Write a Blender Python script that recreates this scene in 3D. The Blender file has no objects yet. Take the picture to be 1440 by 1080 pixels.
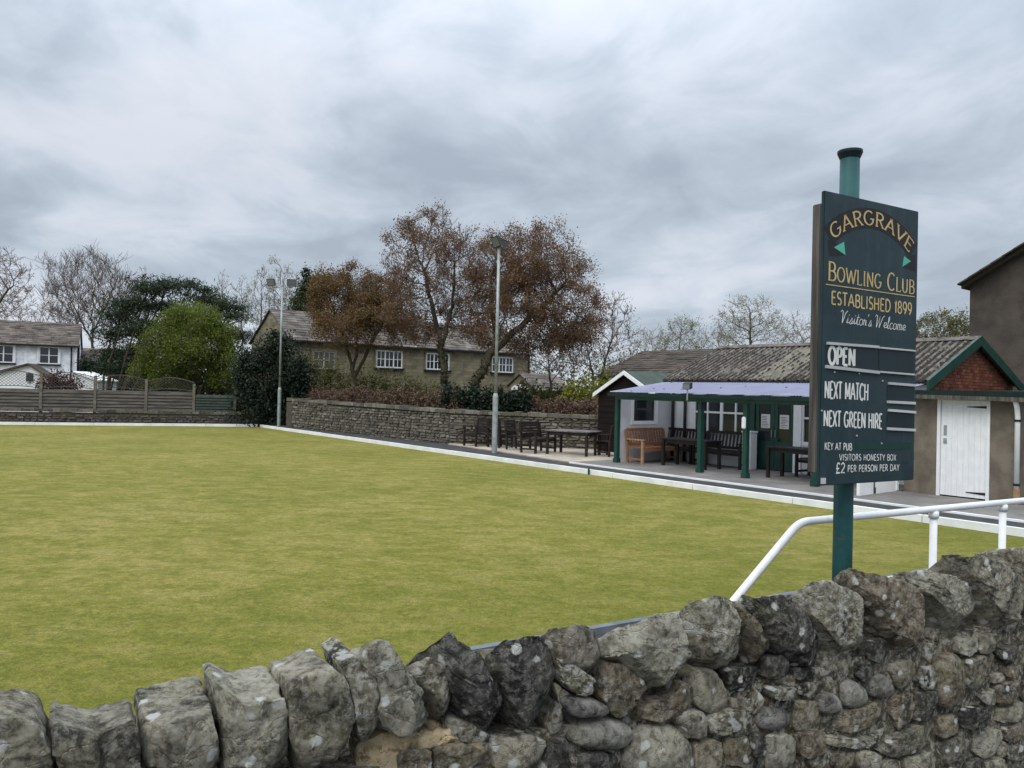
import bpy, bmesh, math, random
import numpy as np
from mathutils import Vector, noise

random.seed(7)
rng = np.random.default_rng(7)
SC = bpy.context.scene
COL = SC.collection
R = math.radians

# ------------------------------------------------------------------ camera
F_PX, CX, CY = 1083.0, 720.0, 540.0          # focal length in pixels of a 1440 x 1080 frame
CAM = np.array([0.0, 0.0, 2.05])
PITCH, ROLL = R(0.48), R(1.3)
_f = np.array([0, math.cos(PITCH), math.sin(PITCH)])
_r0 = np.array([1.0, 0, 0]); _u0 = np.cross(_r0, _f)
_r = _r0 * math.cos(ROLL) + _u0 * math.sin(ROLL)
_u = -_r0 * math.sin(ROLL) + _u0 * math.cos(ROLL)
cam_d = bpy.data.cameras.new('camera'); cam = bpy.data.objects.new('camera', cam_d); COL.objects.link(cam)
cam_d.sensor_width = 36.0; cam_d.lens = 36.0 * F_PX / 1440.0
cam_d.clip_start = 0.05; cam_d.clip_end = 6000
from mathutils import Matrix
M = Matrix.Identity(4)
for i in range(3):
    M[i][0] = _r[i]; M[i][1] = _u[i]; M[i][2] = -_f[i]; M[i][3] = CAM[i]
cam.matrix_world = M
SC.camera = cam

# ------------------------------------------------------------------ sky and sun (overcast)
SUN_EL, SUN_AZ = R(52), R(205)               # azimuth clockwise from +Y
world = bpy.data.worlds.new('World'); SC.world = world; world.use_nodes = True
wn = world.node_tree.nodes; wl = world.node_tree.links; wn.clear()
def N(t, **k):
    n = wn.new(t)
    for a, b in k.items(): setattr(n, a, b)
    return n
def wm(op, a, b=None, c=None):
    n = N('ShaderNodeMath', operation=op)
    for i, v in enumerate((a, b, c)):
        if v is None: continue
        if isinstance(v, (int, float)): n.inputs[i].default_value = v
        else: wl.new(v, n.inputs[i])
    return n.outputs[0]
out = N('ShaderNodeOutputWorld')
sky = N('ShaderNodeTexSky', sky_type='NISHITA', sun_disc=False, sun_elevation=SUN_EL, sun_rotation=SUN_AZ)
bg1 = N('ShaderNodeBackground'); bg1.inputs[1].default_value = 0.08
wl.new(sky.outputs[0], bg1.inputs[0])
tc = N('ShaderNodeTexCoord'); sep = N('ShaderNodeSeparateXYZ'); wl.new(tc.outputs['Generated'], sep.inputs[0])
zc = wm('ADD', wm('MAXIMUM', sep.outputs[2], 0.0), 0.22)
comb = N('ShaderNodeCombineXYZ')
wl.new(wm('DIVIDE', sep.outputs[0], zc), comb.inputs[0]); wl.new(wm('DIVIDE', sep.outputs[1], zc), comb.inputs[1])
mp = N('ShaderNodeMapping'); mp.inputs['Rotation'].default_value = (0, 0, R(28)); mp.inputs['Scale'].default_value = (1.25, 1.05, 1)
mp.inputs['Location'].default_value = (-7.0467, -13.9660, 1.5093)
wl.new(comb.outputs[0], mp.inputs[0])
n1 = N('ShaderNodeTexNoise'); n1.inputs['Scale'].default_value = 0.80; n1.inputs['Detail'].default_value = 8; n1.inputs['Roughness'].default_value = 0.54; n1.inputs['Distortion'].default_value = 0.25
n2 = N('ShaderNodeTexNoise'); n2.inputs['Scale'].default_value = 2.6; n2.inputs['Detail'].default_value = 9; n2.inputs['Roughness'].default_value = 0.56; n2.inputs['Distortion'].default_value = 0.5
wl.new(mp.outputs[0], n1.inputs['Vector']); wl.new(mp.outputs[0], n2.inputs['Vector'])
val = wm('ADD', wm('MULTIPLY', n1.outputs[0], 0.62), wm('MULTIPLY', n2.outputs[0], 0.38))
ramp = N('ShaderNodeValToRGB')
cr = ramp.color_ramp; cr.elements[0].position = 0.39; cr.elements[0].color = (0.42, 0.482, 0.565, 1)
cr.elements[1].position = 0.62; cr.elements[1].color = (0.74, 0.785, 0.865, 1)
e = cr.elements.new(0.47); e.color = (0.51, 0.583, 0.672, 1)
e = cr.elements.new(0.545); e.color = (0.645, 0.705, 0.80, 1)
wl.new(val, ramp.inputs[0])
bg2 = N('ShaderNodeBackground'); wl.new(ramp.outputs[0], bg2.inputs[0])
zen = N('ShaderNodeMapRange', interpolation_type='SMOOTHSTEP')
zen.inputs[1].default_value = 0.15; zen.inputs[2].default_value = 1.0; zen.inputs[3].default_value = 0.86; zen.inputs[4].default_value = 2.6; zen.inputs[1].default_value = 0.24
wl.new(sep.outputs[2], zen.inputs[0]); wl.new(zen.outputs[0], bg2.inputs[1])
mix = N('ShaderNodeMixShader'); mix.inputs[0].default_value = 0.93
wl.new(bg1.outputs[0], mix.inputs[1]); wl.new(bg2.outputs[0], mix.inputs[2]); wl.new(mix.outputs[0], out.inputs[0])

sun_d = bpy.data.lights.new('sun', 'SUN'); sun_d.energy = 1.5; sun_d.angle = R(35); sun_d.color = (1, 0.97, 0.92)
sun = bpy.data.objects.new('sun', sun_d); COL.objects.link(sun)
_sd = Vector((math.sin(SUN_AZ) * math.cos(SUN_EL), math.cos(SUN_AZ) * math.cos(SUN_EL), math.sin(SUN_EL)))
sun.rotation_euler = _sd.to_track_quat('Z', 'Y').to_euler(); sun.location = (0, 0, 40)
vs = SC.view_settings; vs.view_transform = 'Standard'; vs.look = 'None'; vs.gamma = 1; vs.exposure = 0.22; vs.use_curve_mapping = False
SC.render.engine = 'CYCLES'
SC.cycles.use_denoising = True
SC.cycles.max_bounces = 6; SC.cycles.transparent_max_bounces = 6

# ------------------------------------------------------------------ survey: sight lines measured on the photograph -> points on the site
def ray(px, py):
    return _f * F_PX + _r * (px - CX) - _u * (py - CY)
def on_z(px, py, z):
    d = ray(px, py); return CAM + d * ((z - CAM[2]) / d[2])
def at_y(px, py, y):
    d = ray(px, py); return CAM + d * (y / d[1])
def gx(px, y, z):                                  # point at depth y and height z in image column px
    n = _r * F_PX - _f * (px - CX)
    x = -(n[1] * y + n[2] * (z - CAM[2])) / n[0]
    return np.array([x, y, z])
# side frame: s runs along the right edge of the green from its far corner towards the camera, w outwards
C0 = np.array([-12.15, 37.6]); E1 = np.array([0.615, -0.788]); E2 = np.array([0.788, 0.615])
E1 /= np.linalg.norm(E1); E2 = np.array([-E1[1], E1[0]])
def S(s, w, z=0.0):
    p = C0 + E1 * s + E2 * w
    return np.array([p[0], p[1], z])
def s_at(px, w, z=1.0):                            # s of the point on the line w = const in image column px
    n = _r * F_PX - _f * (px - CX)
    a = S(0, w, z) - CAM; b = S(1, w, z) - S(0, w, z)
    return -np.dot(n, a) / np.dot(n, b)
E1v = np.array([E1[0], E1[1], 0]); E2v = np.array([E2[0], E2[1], 0]); UP = np.array([0, 0, 1.0])
ANG_S = math.atan2(E1[1], E1[0])
# front wall frame: t along the roadside wall, p away from the camera
WT = np.array([math.sin(R(60)), math.cos(R(60)), 0]); WP = np.array([-math.cos(R(60)), math.sin(R(60)), 0])
def W(t, p, z): return WT * t + WP * p + UP * z
def wall_pt(px, py, p):
    d = ray(px, py); q = CAM + d * (p / np.dot(d, WP)); return np.dot(q, WT), q[2]

# ------------------------------------------------------------------ materials
def new_mat(name):
    m = bpy.data.materials.new(name); m.use_nodes = True
    nt = m.node_tree; b = nt.nodes['Principled BSDF']
    return m, nt, b
def link_noise(nt, vec, scale, detail=4, rough=0.55, dist=0.0):
    n = nt.nodes.new('ShaderNodeTexNoise'); n.inputs['Scale'].default_value = scale; n.inputs['Detail'].default_value = detail
    n.inputs['Roughness'].default_value = rough; n.inputs['Distortion'].default_value = dist
    nt.links.new(vec, n.inputs['Vector']); return n.outputs[0]
def ramp2(nt, fac, stops):
    r = nt.nodes.new('ShaderNodeValToRGB'); els = r.color_ramp.elements
    while len(els) < len(stops): els.new(0.5)
    for e, (p, c) in zip(els, stops): e.position = p; e.color = (c[0], c[1], c[2], 1) if len(c) == 3 else c
    nt.links.new(fac, r.inputs[0]); return r.outputs[0]
def mixc(nt, fac, a, b, mode='MIX'):
    n = nt.nodes.new('ShaderNodeMix'); n.data_type = 'RGBA'; n.blend_type = mode
    for sock, v in ((n.inputs[0], fac), (n.inputs[6], a), (n.inputs[7], b)):
        if isinstance(v, (int, float)): sock.default_value = v
        elif isinstance(v, tuple): sock.default_value = (v[0], v[1], v[2], 1)
        else: nt.links.new(v, sock)
    return n.outputs[2]
def vec_of(nt, scale=(1, 1, 1), rot=(0, 0, 0), coord='Object', jitter=False):
    t = nt.nodes.new('ShaderNodeTexCoord'); m = nt.nodes.new('ShaderNodeMapping')
    m.inputs['Scale'].default_value = scale; m.inputs['Rotation'].default_value = rot
    nt.links.new(t.outputs[coord], m.inputs[0])
    if jitter:
        oi = nt.nodes.new('ShaderNodeObjectInfo'); mm = nt.nodes.new('ShaderNodeMath'); mm.operation = 'MULTIPLY'; mm.inputs[1].default_value = 37.0
        nt.links.new(oi.outputs['Random'], mm.inputs[0]); nt.links.new(mm.outputs[0], m.inputs['Location'])
    return m.outputs[0]
def bump(nt, b, h, strength, dist=0.02):
    n = nt.nodes.new('ShaderNodeBump'); n.inputs['Strength'].default_value = strength; n.inputs['Distance'].default_value = dist
    nt.links.new(h, n.inputs['Height']); nt.links.new(n.outputs[0], b.inputs['Normal'])
def simple(name, c1, c2=None, scale=6, rough=0.7, bstr=0.15, bscale=None, stretch=(1, 1, 1), spec=0.3, metal=0.0, rot=(0, 0, 0), bdist=0.01):
    m, nt, b = new_mat(name)
    c2 = c2 or tuple(v * 0.75 for v in c1)
    v = vec_of(nt, stretch, rot, jitter=True)
    n = link_noise(nt, v, scale, 5, 0.6)
    nt.links.new(ramp2(nt, n, [(0.38, c2), (0.62, c1)]), b.inputs['Base Color'])
    b.inputs['Roughness'].default_value = rough; b.inputs['Specular IOR Level'].default_value = spec; b.inputs['Metallic'].default_value = metal
    if bstr: bump(nt, b, link_noise(nt, v, bscale or scale * 6, 4, 0.6), bstr, bdist)
    return m
def stone_mat(name, cols, lichen=0.66, algae=0.35, scale=1.0, lcol=(0.50, 0.50, 0.46), brown=0.4, crust=0.38, spots=True):
    m, nt, b = new_mat(name)
    v = vec_of(nt, (scale,) * 3, jitter=True)
    oi = nt.nodes.new('ShaderNodeObjectInfo')
    base = ramp2(nt, oi.outputs['Random'], [(i / max(1, len(cols) - 1), c) for i, c in enumerate(cols)])
    n0 = link_noise(nt, v, 9, 9, 0.72, 0.3)
    c = mixc(nt, ramp2(nt, n0, [(0.37, (0, 0, 0)), (0.63, (1, 1, 1))]), mixc(nt, 1.0, base, (0.72, 0.70, 0.66), 'MULTIPLY'), mixc(nt, 1.0, base, (2.85, 2.80, 2.58), 'MULTIPLY'))
    n1 = link_noise(nt, v, 4.1, 5, 0.6)
    c = mixc(nt, ramp2(nt, n1, [(0.50, (0, 0, 0)), (0.62, (brown * .8,) * 3)]), c, (0.17, 0.118, 0.065))
    n5 = link_noise(nt, v, 5.3, 6, 0.65)
    c = mixc(nt, ramp2(nt, n5, [(0.50, (0, 0, 0)), (0.62, (0.35,) * 3)]), c, (0.125, 0.135, 0.065))
    n2 = link_noise(nt, v, 6.0, 10, 0.75, 0.5)
    c = mixc(nt, ramp2(nt, n2, [(algae - 0.02, (0.85,) * 3), (algae + 0.10, (0, 0, 0))]), c, (0.018, 0.018, 0.017))
    n3 = link_noise(nt, v, 40, 9, 0.75)
    c = mixc(nt, ramp2(nt, n3, [(0.50, (0, 0, 0)), (0.575, (crust,) * 3)]), c, (0.46, 0.445, 0.385))
    c = mixc(nt, ramp2(nt, n3, [(0.41, (0.55,) * 3), (0.465, (0, 0, 0))]), c, (0.022, 0.021, 0.019))
    n4 = link_noise(nt, v, 13, 3.5, 0.55, 0.25)
    c = mixc(nt, ramp2(nt, n4, [(lichen - 0.02, (0, 0, 0)), (lichen + 0.02, (0.8,) * 3)]), c, lcol)
    if spots:
        vo = nt.nodes.new('ShaderNodeTexVoronoi'); vo.inputs['Scale'].default_value = 17.0; nt.links.new(v, vo.inputs['Vector'])
        wob = nt.nodes.new('ShaderNodeMath'); wob.operation = 'MULTIPLY_ADD'; wob.inputs[1].default_value = 0.35; nt.links.new(link_noise(nt, v, 45, 4, 0.7), wob.inputs[0]); nt.links.new(vo.outputs['Distance'], wob.inputs[2])
        pick = nt.nodes.new('ShaderNodeSeparateColor'); nt.links.new(vo.outputs['Color'], pick.inputs[0])
        sel = ramp2(nt, pick.outputs[0], [(0.60, (0, 0, 0)), (0.62, (1, 1, 1))])
        disc = ramp2(nt, wob.outputs[0], [(0.38, (0.9,) * 3), (0.46, (0, 0, 0))])
        c = mixc(nt, mixc(nt, 1.0, sel, disc, 'MULTIPLY'), c, (0.60, 0.60, 0.55))
    nt.links.new(c, b.inputs['Base Color']); b.inputs['Roughness'].default_value = 0.95; b.inputs['Specular IOR Level'].default_value = 0.15
    nb = link_noise(nt, v, 30, 12, 0.80)
    vc = nt.nodes.new('ShaderNodeTexVoronoi'); vc.feature = 'DISTANCE_TO_EDGE'; vc.inputs['Scale'].default_value = 11.0
    wv_ = nt.nodes.new('ShaderNodeVectorMath'); wv_.operation = 'MULTIPLY_ADD'; nw = nt.nodes.new('ShaderNodeTexNoise'); nw.inputs['Scale'].default_value = 8; nw.inputs['Detail'].default_value = 5; nt.links.new(v, nw.inputs['Vector'])
    nt.links.new(nw.outputs['Color'], wv_.inputs[0]); wv_.inputs[1].default_value = (.25, .25, .25); nt.links.new(v, wv_.inputs[2]); nt.links.new(wv_.outputs[0], vc.inputs['Vector'])
    ck = ramp2(nt, vc.outputs['Distance'], [(0.0, (0, 0, 0)), (0.05, (1, 1, 1))]); hs = nt.nodes.new('ShaderNodeMath'); hs.operation = 'MULTIPLY_ADD'; hs.inputs[1].default_value = .22; nt.links.new(ck, hs.inputs[0]); nt.links.new(nb, hs.inputs[2])
    bump(nt, b, hs.outputs[0], 0.8, 0.026)
    return m
def leaf_mat(name, cols, scale=0.7, trans=0.25, rough=0.6):
    m, nt, b = new_mat(name)
    v = vec_of(nt); n = link_noise(nt, v, scale, 3, 0.6); nf = link_noise(nt, v, 9.0, 2, 0.6)
    mm = nt.nodes.new('ShaderNodeMath'); mm.operation = 'MULTIPLY_ADD'; mm.inputs[1].default_value = 0.5
    nt.links.new(nf, mm.inputs[0]); h = nt.nodes.new('ShaderNodeMath'); h.operation = 'MULTIPLY'; h.inputs[1].default_value = 0.5
    nt.links.new(n, h.inputs[0]); nt.links.new(h.outputs[0], mm.inputs[2])
    col = ramp2(nt, mm.outputs[0], [(0.34 + 0.32 * i / max(1, len(cols) - 1), c) for i, c in enumerate(cols)])
    nt.links.new(col, b.inputs['Base Color']); b.inputs['Roughness'].default_value = rough; b.inputs['Specular IOR Level'].default_value = 0.25
    tr = nt.nodes.new('ShaderNodeBsdfTranslucent'); nt.links.new(col, tr.inputs[0])
    mx = nt.nodes.new('ShaderNodeMixShader'); mx.inputs[0].default_value = trans
    o = nt.nodes['Material Output']
    nt.links.new(b.outputs[0], mx.inputs[1]); nt.links.new(tr.outputs[0], mx.inputs[2]); nt.links.new(mx.outputs[0], o.inputs[0])
    return m
def glass_mat(name, col=(0.02, 0.025, 0.03), rough=0.06, spec=0.6):
    m, nt, b = new_mat(name); b.inputs['Base Color'].default_value = (*col, 1); b.inputs['Roughness'].default_value = rough
    b.inputs['Specular IOR Level'].default_value = spec
    bump(nt, b, link_noise(nt, vec_of(nt), 1.5, 2), 0.06, 0.02)
    return m

# bowling green
def make_green():
    m, nt, b = new_mat('bowling_turf')
    v = vec_of(nt)
    big = link_noise(nt, v, 0.30, 6, 0.62, 0.4)
    mid = link_noise(nt, vec_of(nt, (1.0, 1.6, 1), (0, 0, R(18))), 1.9, 9, 0.74)
    sml = link_noise(nt, v, 13, 8, 0.75)
    fine = link_noise(nt, v, 60, 6, 0.8)
    c = ramp2(nt, big, [(0.36, (0.165, 0.164, 0.028)), (0.5, (0.212, 0.194, 0.040)), (0.64, (0.260, 0.224, 0.062))])
    c = mixc(nt, ramp2(nt, mid, [(0.42, (0.6,) * 3), (0.52, (0, 0, 0))]), c, (0.128, 0.136, 0.018))
    c = mixc(nt, ramp2(nt, mid, [(0.50, (0, 0, 0)), (0.62, (0.55,) * 3)]), c, (0.30, 0.245, 0.088))
    # the strip along the road side is less worn and greener
    sepx = nt.nodes.new('ShaderNodeVectorMath'); sepx.operation = 'DOT_PRODUCT'; sepx.inputs[1].default_value = tuple(WP); nt.links.new(v, sepx.inputs[0])
    wobn = nt.nodes.new('ShaderNodeMath'); wobn.operation = 'MULTIPLY_ADD'; wobn.inputs[1].default_value = 5.0; nt.links.new(link_noise(nt, v, .45, 5, .65), wobn.inputs[0]); nt.links.new(sepx.outputs['Value'], wobn.inputs[2])
    mr = nt.nodes.new('ShaderNodeMapRange'); mr.inputs[1].default_value = 6.0; mr.inputs[2].default_value = 11.5; mr.inputs[3].default_value = .62; mr.inputs[4].default_value = 0.0; nt.links.new(wobn.outputs[0], mr.inputs[0])
    c = mixc(nt, mr.outputs[0], c, (0.110, 0.124, 0.014))
    c = mixc(nt, 0.6, c, ramp2(nt, sml, [(0.40, (0.60, 0.66, 0.55)), (0.60, (1.30, 1.26, 1.28))]), 'MULTIPLY')
    c = mixc(nt, 0.7, c, ramp2(nt, fine, [(0.40, (0.50, 0.55, 0.45)), (0.60, (1.40, 1.36, 1.36))]), 'MULTIPLY')
    nt.links.new(c, b.inputs['Base Color']); b.inputs['Roughness'].default_value = 0.85; b.inputs['Specular IOR Level'].default_value = 0.15
    bump(nt, b, link_noise(nt, v, 70, 6, 0.8), 0.6, 0.02)
    return m

MT = {}
MT['turf'] = make_green()
MT['ground'] = simple('rough_ground', (0.075, 0.085, 0.03), (0.05, 0.05, 0.025), 1.5, 0.95, 0.5, 12)
MT['asphalt'] = simple('asphalt', (0.062, 0.060, 0.058), (0.038, 0.037, 0.036), 2.2, 0.9, 0.35, 90)
MT['concrete'] = simple('veranda_concrete', (0.225, 0.212, 0.195), (0.15, 0.14, 0.128), 1.6, 0.9, 0.3, 40)
MT['patio'] = simple('patio_gravel', (0.46, 0.40, 0.32), (0.34, 0.29, 0.23), 2.5, 0.92, 0.3, 60)
MT['road'] = simple('road_surface', (0.075, 0.073, 0.07), (0.045, 0.044, 0.043), 2.0, 0.9, 0.4, 90)
MT['white'] = simple('white_paint', (0.84, 0.84, 0.84), (0.76, 0.77, 0.77), 3.0, 0.5, 0.08, 30)
MT['whiteboard'] = simple('weathered_white_board', (0.86, 0.86, 0.85), (0.72, 0.73, 0.71), 2.0, 0.6, 0.12, 40)
MT['whitewall'] = simple('white_render', (0.80, 0.80, 0.80), (0.72, 0.73, 0.72), 2.5, 0.75, 0.25, 20)
MT['green'] = simple('dark_green_paint', (0.010, 0.058, 0.043), (0.007, 0.040, 0.030), 4.0, 0.38, 0.05, 30, spec=0.45)
MT['greendark'] = simple('deep_green_gutter', (0.008, 0.026, 0.022), (0.006, 0.018, 0.016), 4.0, 0.4, 0.05, 30)
MT['pole_green'] = simple('teal_pole_paint', (0.022, 0.105, 0.108), (0.012, 0.065, 0.070), 5.0, 0.42, 0.08, 40, stretch=(1, 1, .35))
MT['signface'] = simple('sign_face_paint', (0.014, 0.034, 0.042), (0.010, 0.027, 0.034), 3.0, 0.5, 0.04, 40, spec=0.35)
def worn(name, c1, c2, dirt, peel=None, amt=.35):
    m, nt, b = new_mat(name); v = vec_of(nt); n = link_noise(nt, v, 6, 6, .65)
    c = ramp2(nt, n, [(.40, c2), (.60, c1)])
    st = link_noise(nt, vec_of(nt, (16, 16, 1.1)), 1.6, 6, .7)
    c = mixc(nt, ramp2(nt, st, [(.50, (0, 0, 0)), (.66, (amt,) * 3)]), c, dirt)
    sp = link_noise(nt, v, 55, 6, .75); c = mixc(nt, ramp2(nt, sp, [(.60, (0, 0, 0)), (.70, (amt,) * 3)]), c, dirt)
    if peel:
        pn = link_noise(nt, v, 11, 6, .7); c = mixc(nt, ramp2(nt, pn, [(.66, (0, 0, 0)), (.69, (.7,) * 3)]), c, peel)
    nt.links.new(c, b.inputs['Base Color']); b.inputs['Specular IOR Level'].default_value = .35
    nt.links.new(ramp2(nt, st, [(.35, (.38,) * 3), (.65, (.68,) * 3)]), b.inputs['Roughness'])
    bump(nt, b, link_noise(nt, v, 40, 4, .6), .12, .006); return m
MT['signface'] = worn('worn_sign_face', (0.016, 0.038, 0.046), (0.010, 0.027, 0.034), (0.040, 0.062, 0.068))
MT['pole_green'] = worn('flaking_teal_pole_paint', (0.018, 0.086, 0.086), (0.011, 0.055, 0.058), (0.07, 0.13, 0.125), (0.10, 0.075, 0.06), .3)
MT['white'] = worn('scuffed_white_paint', (0.84, 0.84, 0.84), (0.77, 0.78, 0.78), (0.60, 0.60, 0.57), None, .38)
MT['brightwhite'] = simple('fresh_white_gloss', (0.90, 0.90, 0.90), (0.86, 0.86, 0.86), 3, .4, .03, 30)
MT['screenwall'] = simple('greyed_white_render', (0.70, 0.71, 0.72), (0.62, 0.63, 0.64), 2.5, .75, .25, 20)
MT['signpanel'] = simple('sign_slot_panel', (0.010, 0.022, 0.028), (0.008, 0.018, 0.022), 3.0, 0.45, 0.03, 40)
MT['signgreen'] = simple('sign_green_strip', (0.008, 0.048, 0.036), None, 3.0, 0.5, 0.03, 40)
MT['banner'] = simple('sign_banner_brown', (0.012, 0.009, 0.011), (0.009, 0.007, 0.008), 5, 0.5, 0)
MT['teal'] = simple('sign_teal', (0.10, 0.46, 0.34), (0.08, 0.40, 0.29), 5, 0.5, 0)
MT['gold'] = simple('gold_lettering', (0.58, 0.44, 0.20), (0.48, 0.35, 0.14), 20, 0.45, 0)
MT['letterwhite'] = simple('white_lettering', (0.72, 0.72, 0.68), (0.62, 0.62, 0.58), 15, 0.55, 0)
MT['alu'] = simple('dull_alloy_strip', (0.52, 0.53, 0.53), (0.40, 0.41, 0.41), 12, 0.45, 0.03, 60, stretch=(.2, .2, 1))
MT['greywood'] = simple('weathered_timber', (0.150, 0.132, 0.110), (0.055, 0.048, 0.040), 22, 0.85, 0.4, 30, stretch=(1, 1, 0.08))
MT['fence'] = simple('weathered_fence_timber', (0.125, 0.112, 0.098), (0.060, 0.053, 0.046), 4, 0.88, 0.35, 26, stretch=(.35, .35, 3))
MT['fencepost'] = simple('pale_fence_post', (0.175, 0.155, 0.132), (0.10, 0.09, 0.075), 5, 0.88, 0.3, 30)
MT['fencegreen'] = simple('green_stained_fence', (0.050, 0.064, 0.052), (0.032, 0.042, 0.034), 4, 0.85, 0.3, 26)
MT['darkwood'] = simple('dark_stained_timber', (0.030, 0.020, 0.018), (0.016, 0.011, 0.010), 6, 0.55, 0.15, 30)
MT['blackwood'] = simple('black_stained_timber', (0.022, 0.018, 0.017), (0.012, 0.010, 0.010), 6, 0.5, 0.15, 30)
MT['tabletop'] = simple('worn_grey_table_top', (0.22, 0.20, 0.19), (0.11, 0.10, 0.095), 5, 0.6, 0.15, 40)
MT['orangewood'] = simple('oiled_orange_timber', (0.30, 0.150, 0.075), (0.21, 0.10, 0.05), 7, 0.55, 0.2, 30, stretch=(1, 1, 4))
MT['palewood'] = simple('pale_bleached_timber', (0.42, 0.25, 0.13), (0.30, 0.17, 0.085), 7, 0.65, 0.2, 30)
MT['shed'] = simple('dark_brown_shed_timber', (0.017, 0.011, 0.010), (0.010, 0.007, 0.007), 4, 0.85, 0.3, 26, stretch=(.3, .3, 4), spec=0.12)
MT['felt'] = simple('green_mineral_felt', (0.070, 0.098, 0.082), (0.05, 0.072, 0.06), 3, 0.95, 0.3, 80)
MT['asbestos'] = simple('weathered_cement_sheet', (0.175, 0.155, 0.133), (0.060, 0.053, 0.045), 4.5, 0.95, 0.6, 22)
MT['rooflight'] = simple('yellowed_plastic_sheet', (0.20, 0.178, 0.13), (0.10, 0.088, 0.064), 3.5, 0.6, 0.2, 20)
MT['roofmoss'] = simple('dark_roof_moss', (0.055, 0.048, 0.038), (0.025, 0.022, 0.018), 8, 0.98, 0.6, 40)
MT['veranda'] = simple('sky_tinted_corrugated_sheet', (0.44, 0.45, 0.66), (0.35, 0.36, 0.55), 1.8, 0.35, 0.05, 20, spec=0.5)  # lilac cast of the reflected sky is put into the sheet colour
nt_ = MT['veranda'].node_tree; pb_ = nt_.nodes['Principled BSDF']; tr_ = nt_.nodes.new('ShaderNodeBsdfTranslucent'); tr_.inputs[0].default_value = (.80, .80, .88, 1)
mx_ = nt_.nodes.new('ShaderNodeMixShader'); mx_.inputs[0].default_value = .55; nt_.links.new(pb_.outputs[0], mx_.inputs[1]); nt_.links.new(tr_.outputs[0], mx_.inputs[2]); nt_.links.new(mx_.outputs[0], nt_.nodes['Material Output'].inputs[0])
MT['brick'] = simple('red_brick', (0.21, 0.070, 0.042), (0.12, 0.045, 0.030), 5, 0.9, 0.3, 40)
MT['mortar_dark'] = simple('dark_mortar', (0.10, 0.085, 0.07), (0.06, 0.05, 0.042), 8, 0.95, 0.3, 40)
MT['roughcast'] = simple('brown_roughcast', (0.215, 0.182, 0.138), (0.130, 0.110, 0.084), 2.4, 0.95, 0.8, 55, bdist=0.015)
MT['pebbledash'] = simple('dark_pebbledash', (0.105, 0.087, 0.070), (0.066, 0.055, 0.046), 1.6, 0.95, 0.9, 45, bdist=0.02)
MT['galv'] = simple('galvanised_steel', (0.40, 0.43, 0.43), (0.27, 0.30, 0.30), 6, 0.5, 0.05, 30, metal=0.35)
MT['lampblack'] = simple('floodlight_housing', (0.045, 0.047, 0.05), None, 6, 0.5, 0.03)
MT['lens'] = glass_mat('floodlight_lens', (0.16, 0.17, 0.18), 0.15)
MT['glass'] = glass_mat('dark_window_glass')
MT['glasspale'] = glass_mat('window_glass_with_blind', (0.10, 0.11, 0.115), 0.1)
MT['greyrail'] = simple('grey_blue_edging', (0.17, 0.19, 0.215), (0.10, 0.115, 0.13), 4, 0.5, 0.1, 40)
MT['paper'] = simple('printed_paper', (0.72, 0.72, 0.70), (0.62, 0.62, 0.60), 30, 0.6, 0)
MT['ink'] = simple('ink_print', (0.07, 0.07, 0.07), None, 5, 0.7, 0)
MT['iron'] = simple('black_ironwork', (0.012, 0.012, 0.014), None, 6, 0.4, 0.05)
MT['slate_white'] = simple('stone_slate_brown', (0.150, 0.128, 0.108), (0.07, 0.06, 0.052), 1.3, 0.9, 0.5, 25)
MT['slate_grey'] = simple('stone_slate_grey', (0.175, 0.155, 0.138), (0.09, 0.08, 0.07), 1.3, 0.9, 0.5, 25)
MT['slate_dark'] = simple('stone_slate_mossy', (0.095, 0.077, 0.060), (0.050, 0.043, 0.034), 0.9, 0.9, 0.5, 25)
def masonry_mat(name, c1, c2, mort, bw=0.42, bh=0.16, moss=0.3, mcol=(0.13, 0.13, 0.05), ms=0.012):
    m, nt, b = new_mat(name)
    t = nt.nodes.new('ShaderNodeTexCoord')
    br = nt.nodes.new('ShaderNodeTexBrick'); nt.links.new(t.outputs['UV'], br.inputs['Vector'])
    br.inputs['Color1'].default_value = (*c1, 1); br.inputs['Color2'].default_value = (*c2, 1); br.inputs['Mortar'].default_value = (*mort, 1)
    br.inputs['Scale'].default_value = 1; br.inputs['Brick Width'].default_value = bw; br.inputs['Row Height'].default_value = bh; br.inputs['Mortar Size'].default_value = ms
    br.inputs['Mortar Smooth'].default_value = 0.3; br.inputs['Bias'].default_value = 0.0
    v = vec_of(nt); n = link_noise(nt, v, 2.2, 6, 0.65)
    c = mixc(nt, 0.8, br.outputs[0], ramp2(nt, n, [(0.36, (0.72, 0.72, 0.72)), (0.64, (1.22, 1.22, 1.2))]), 'MULTIPLY')
    n2 = link_noise(nt, v, 0.6, 4, 0.6)
    c = mixc(nt, ramp2(nt, n2, [(0.42, (0, 0, 0)), (0.7, (moss,) * 3)]), c, mcol)
    nt.links.new(c, b.inputs['Base Color']); b.inputs['Roughness'].default_value = 0.92
    bump(nt, b, br.outputs[1], -0.5, 0.03)
    return m
MT['housestone'] = masonry_mat('coursed_sandstone', (0.27, 0.23, 0.155), (0.165, 0.14, 0.095), (0.13, 0.115, 0.08), 0.5, 0.2, 0.4)
MT['surround'] = simple('dressed_stone_surround', (0.25, 0.215, 0.155), (0.17, 0.148, 0.105), 4, .9, .3, 30)
MT['cottagesur'] = simple('whitewashed_surround', (0.80, 0.81, 0.83), (0.72, 0.73, 0.75), 4, .8, .2, 30)
MT['cottagewhite'] = masonry_mat('whitewashed_stone', (0.82, 0.83, 0.85), (0.76, 0.77, 0.79), (0.66, 0.67, 0.69), 0.45, 0.2, 0.0)
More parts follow.
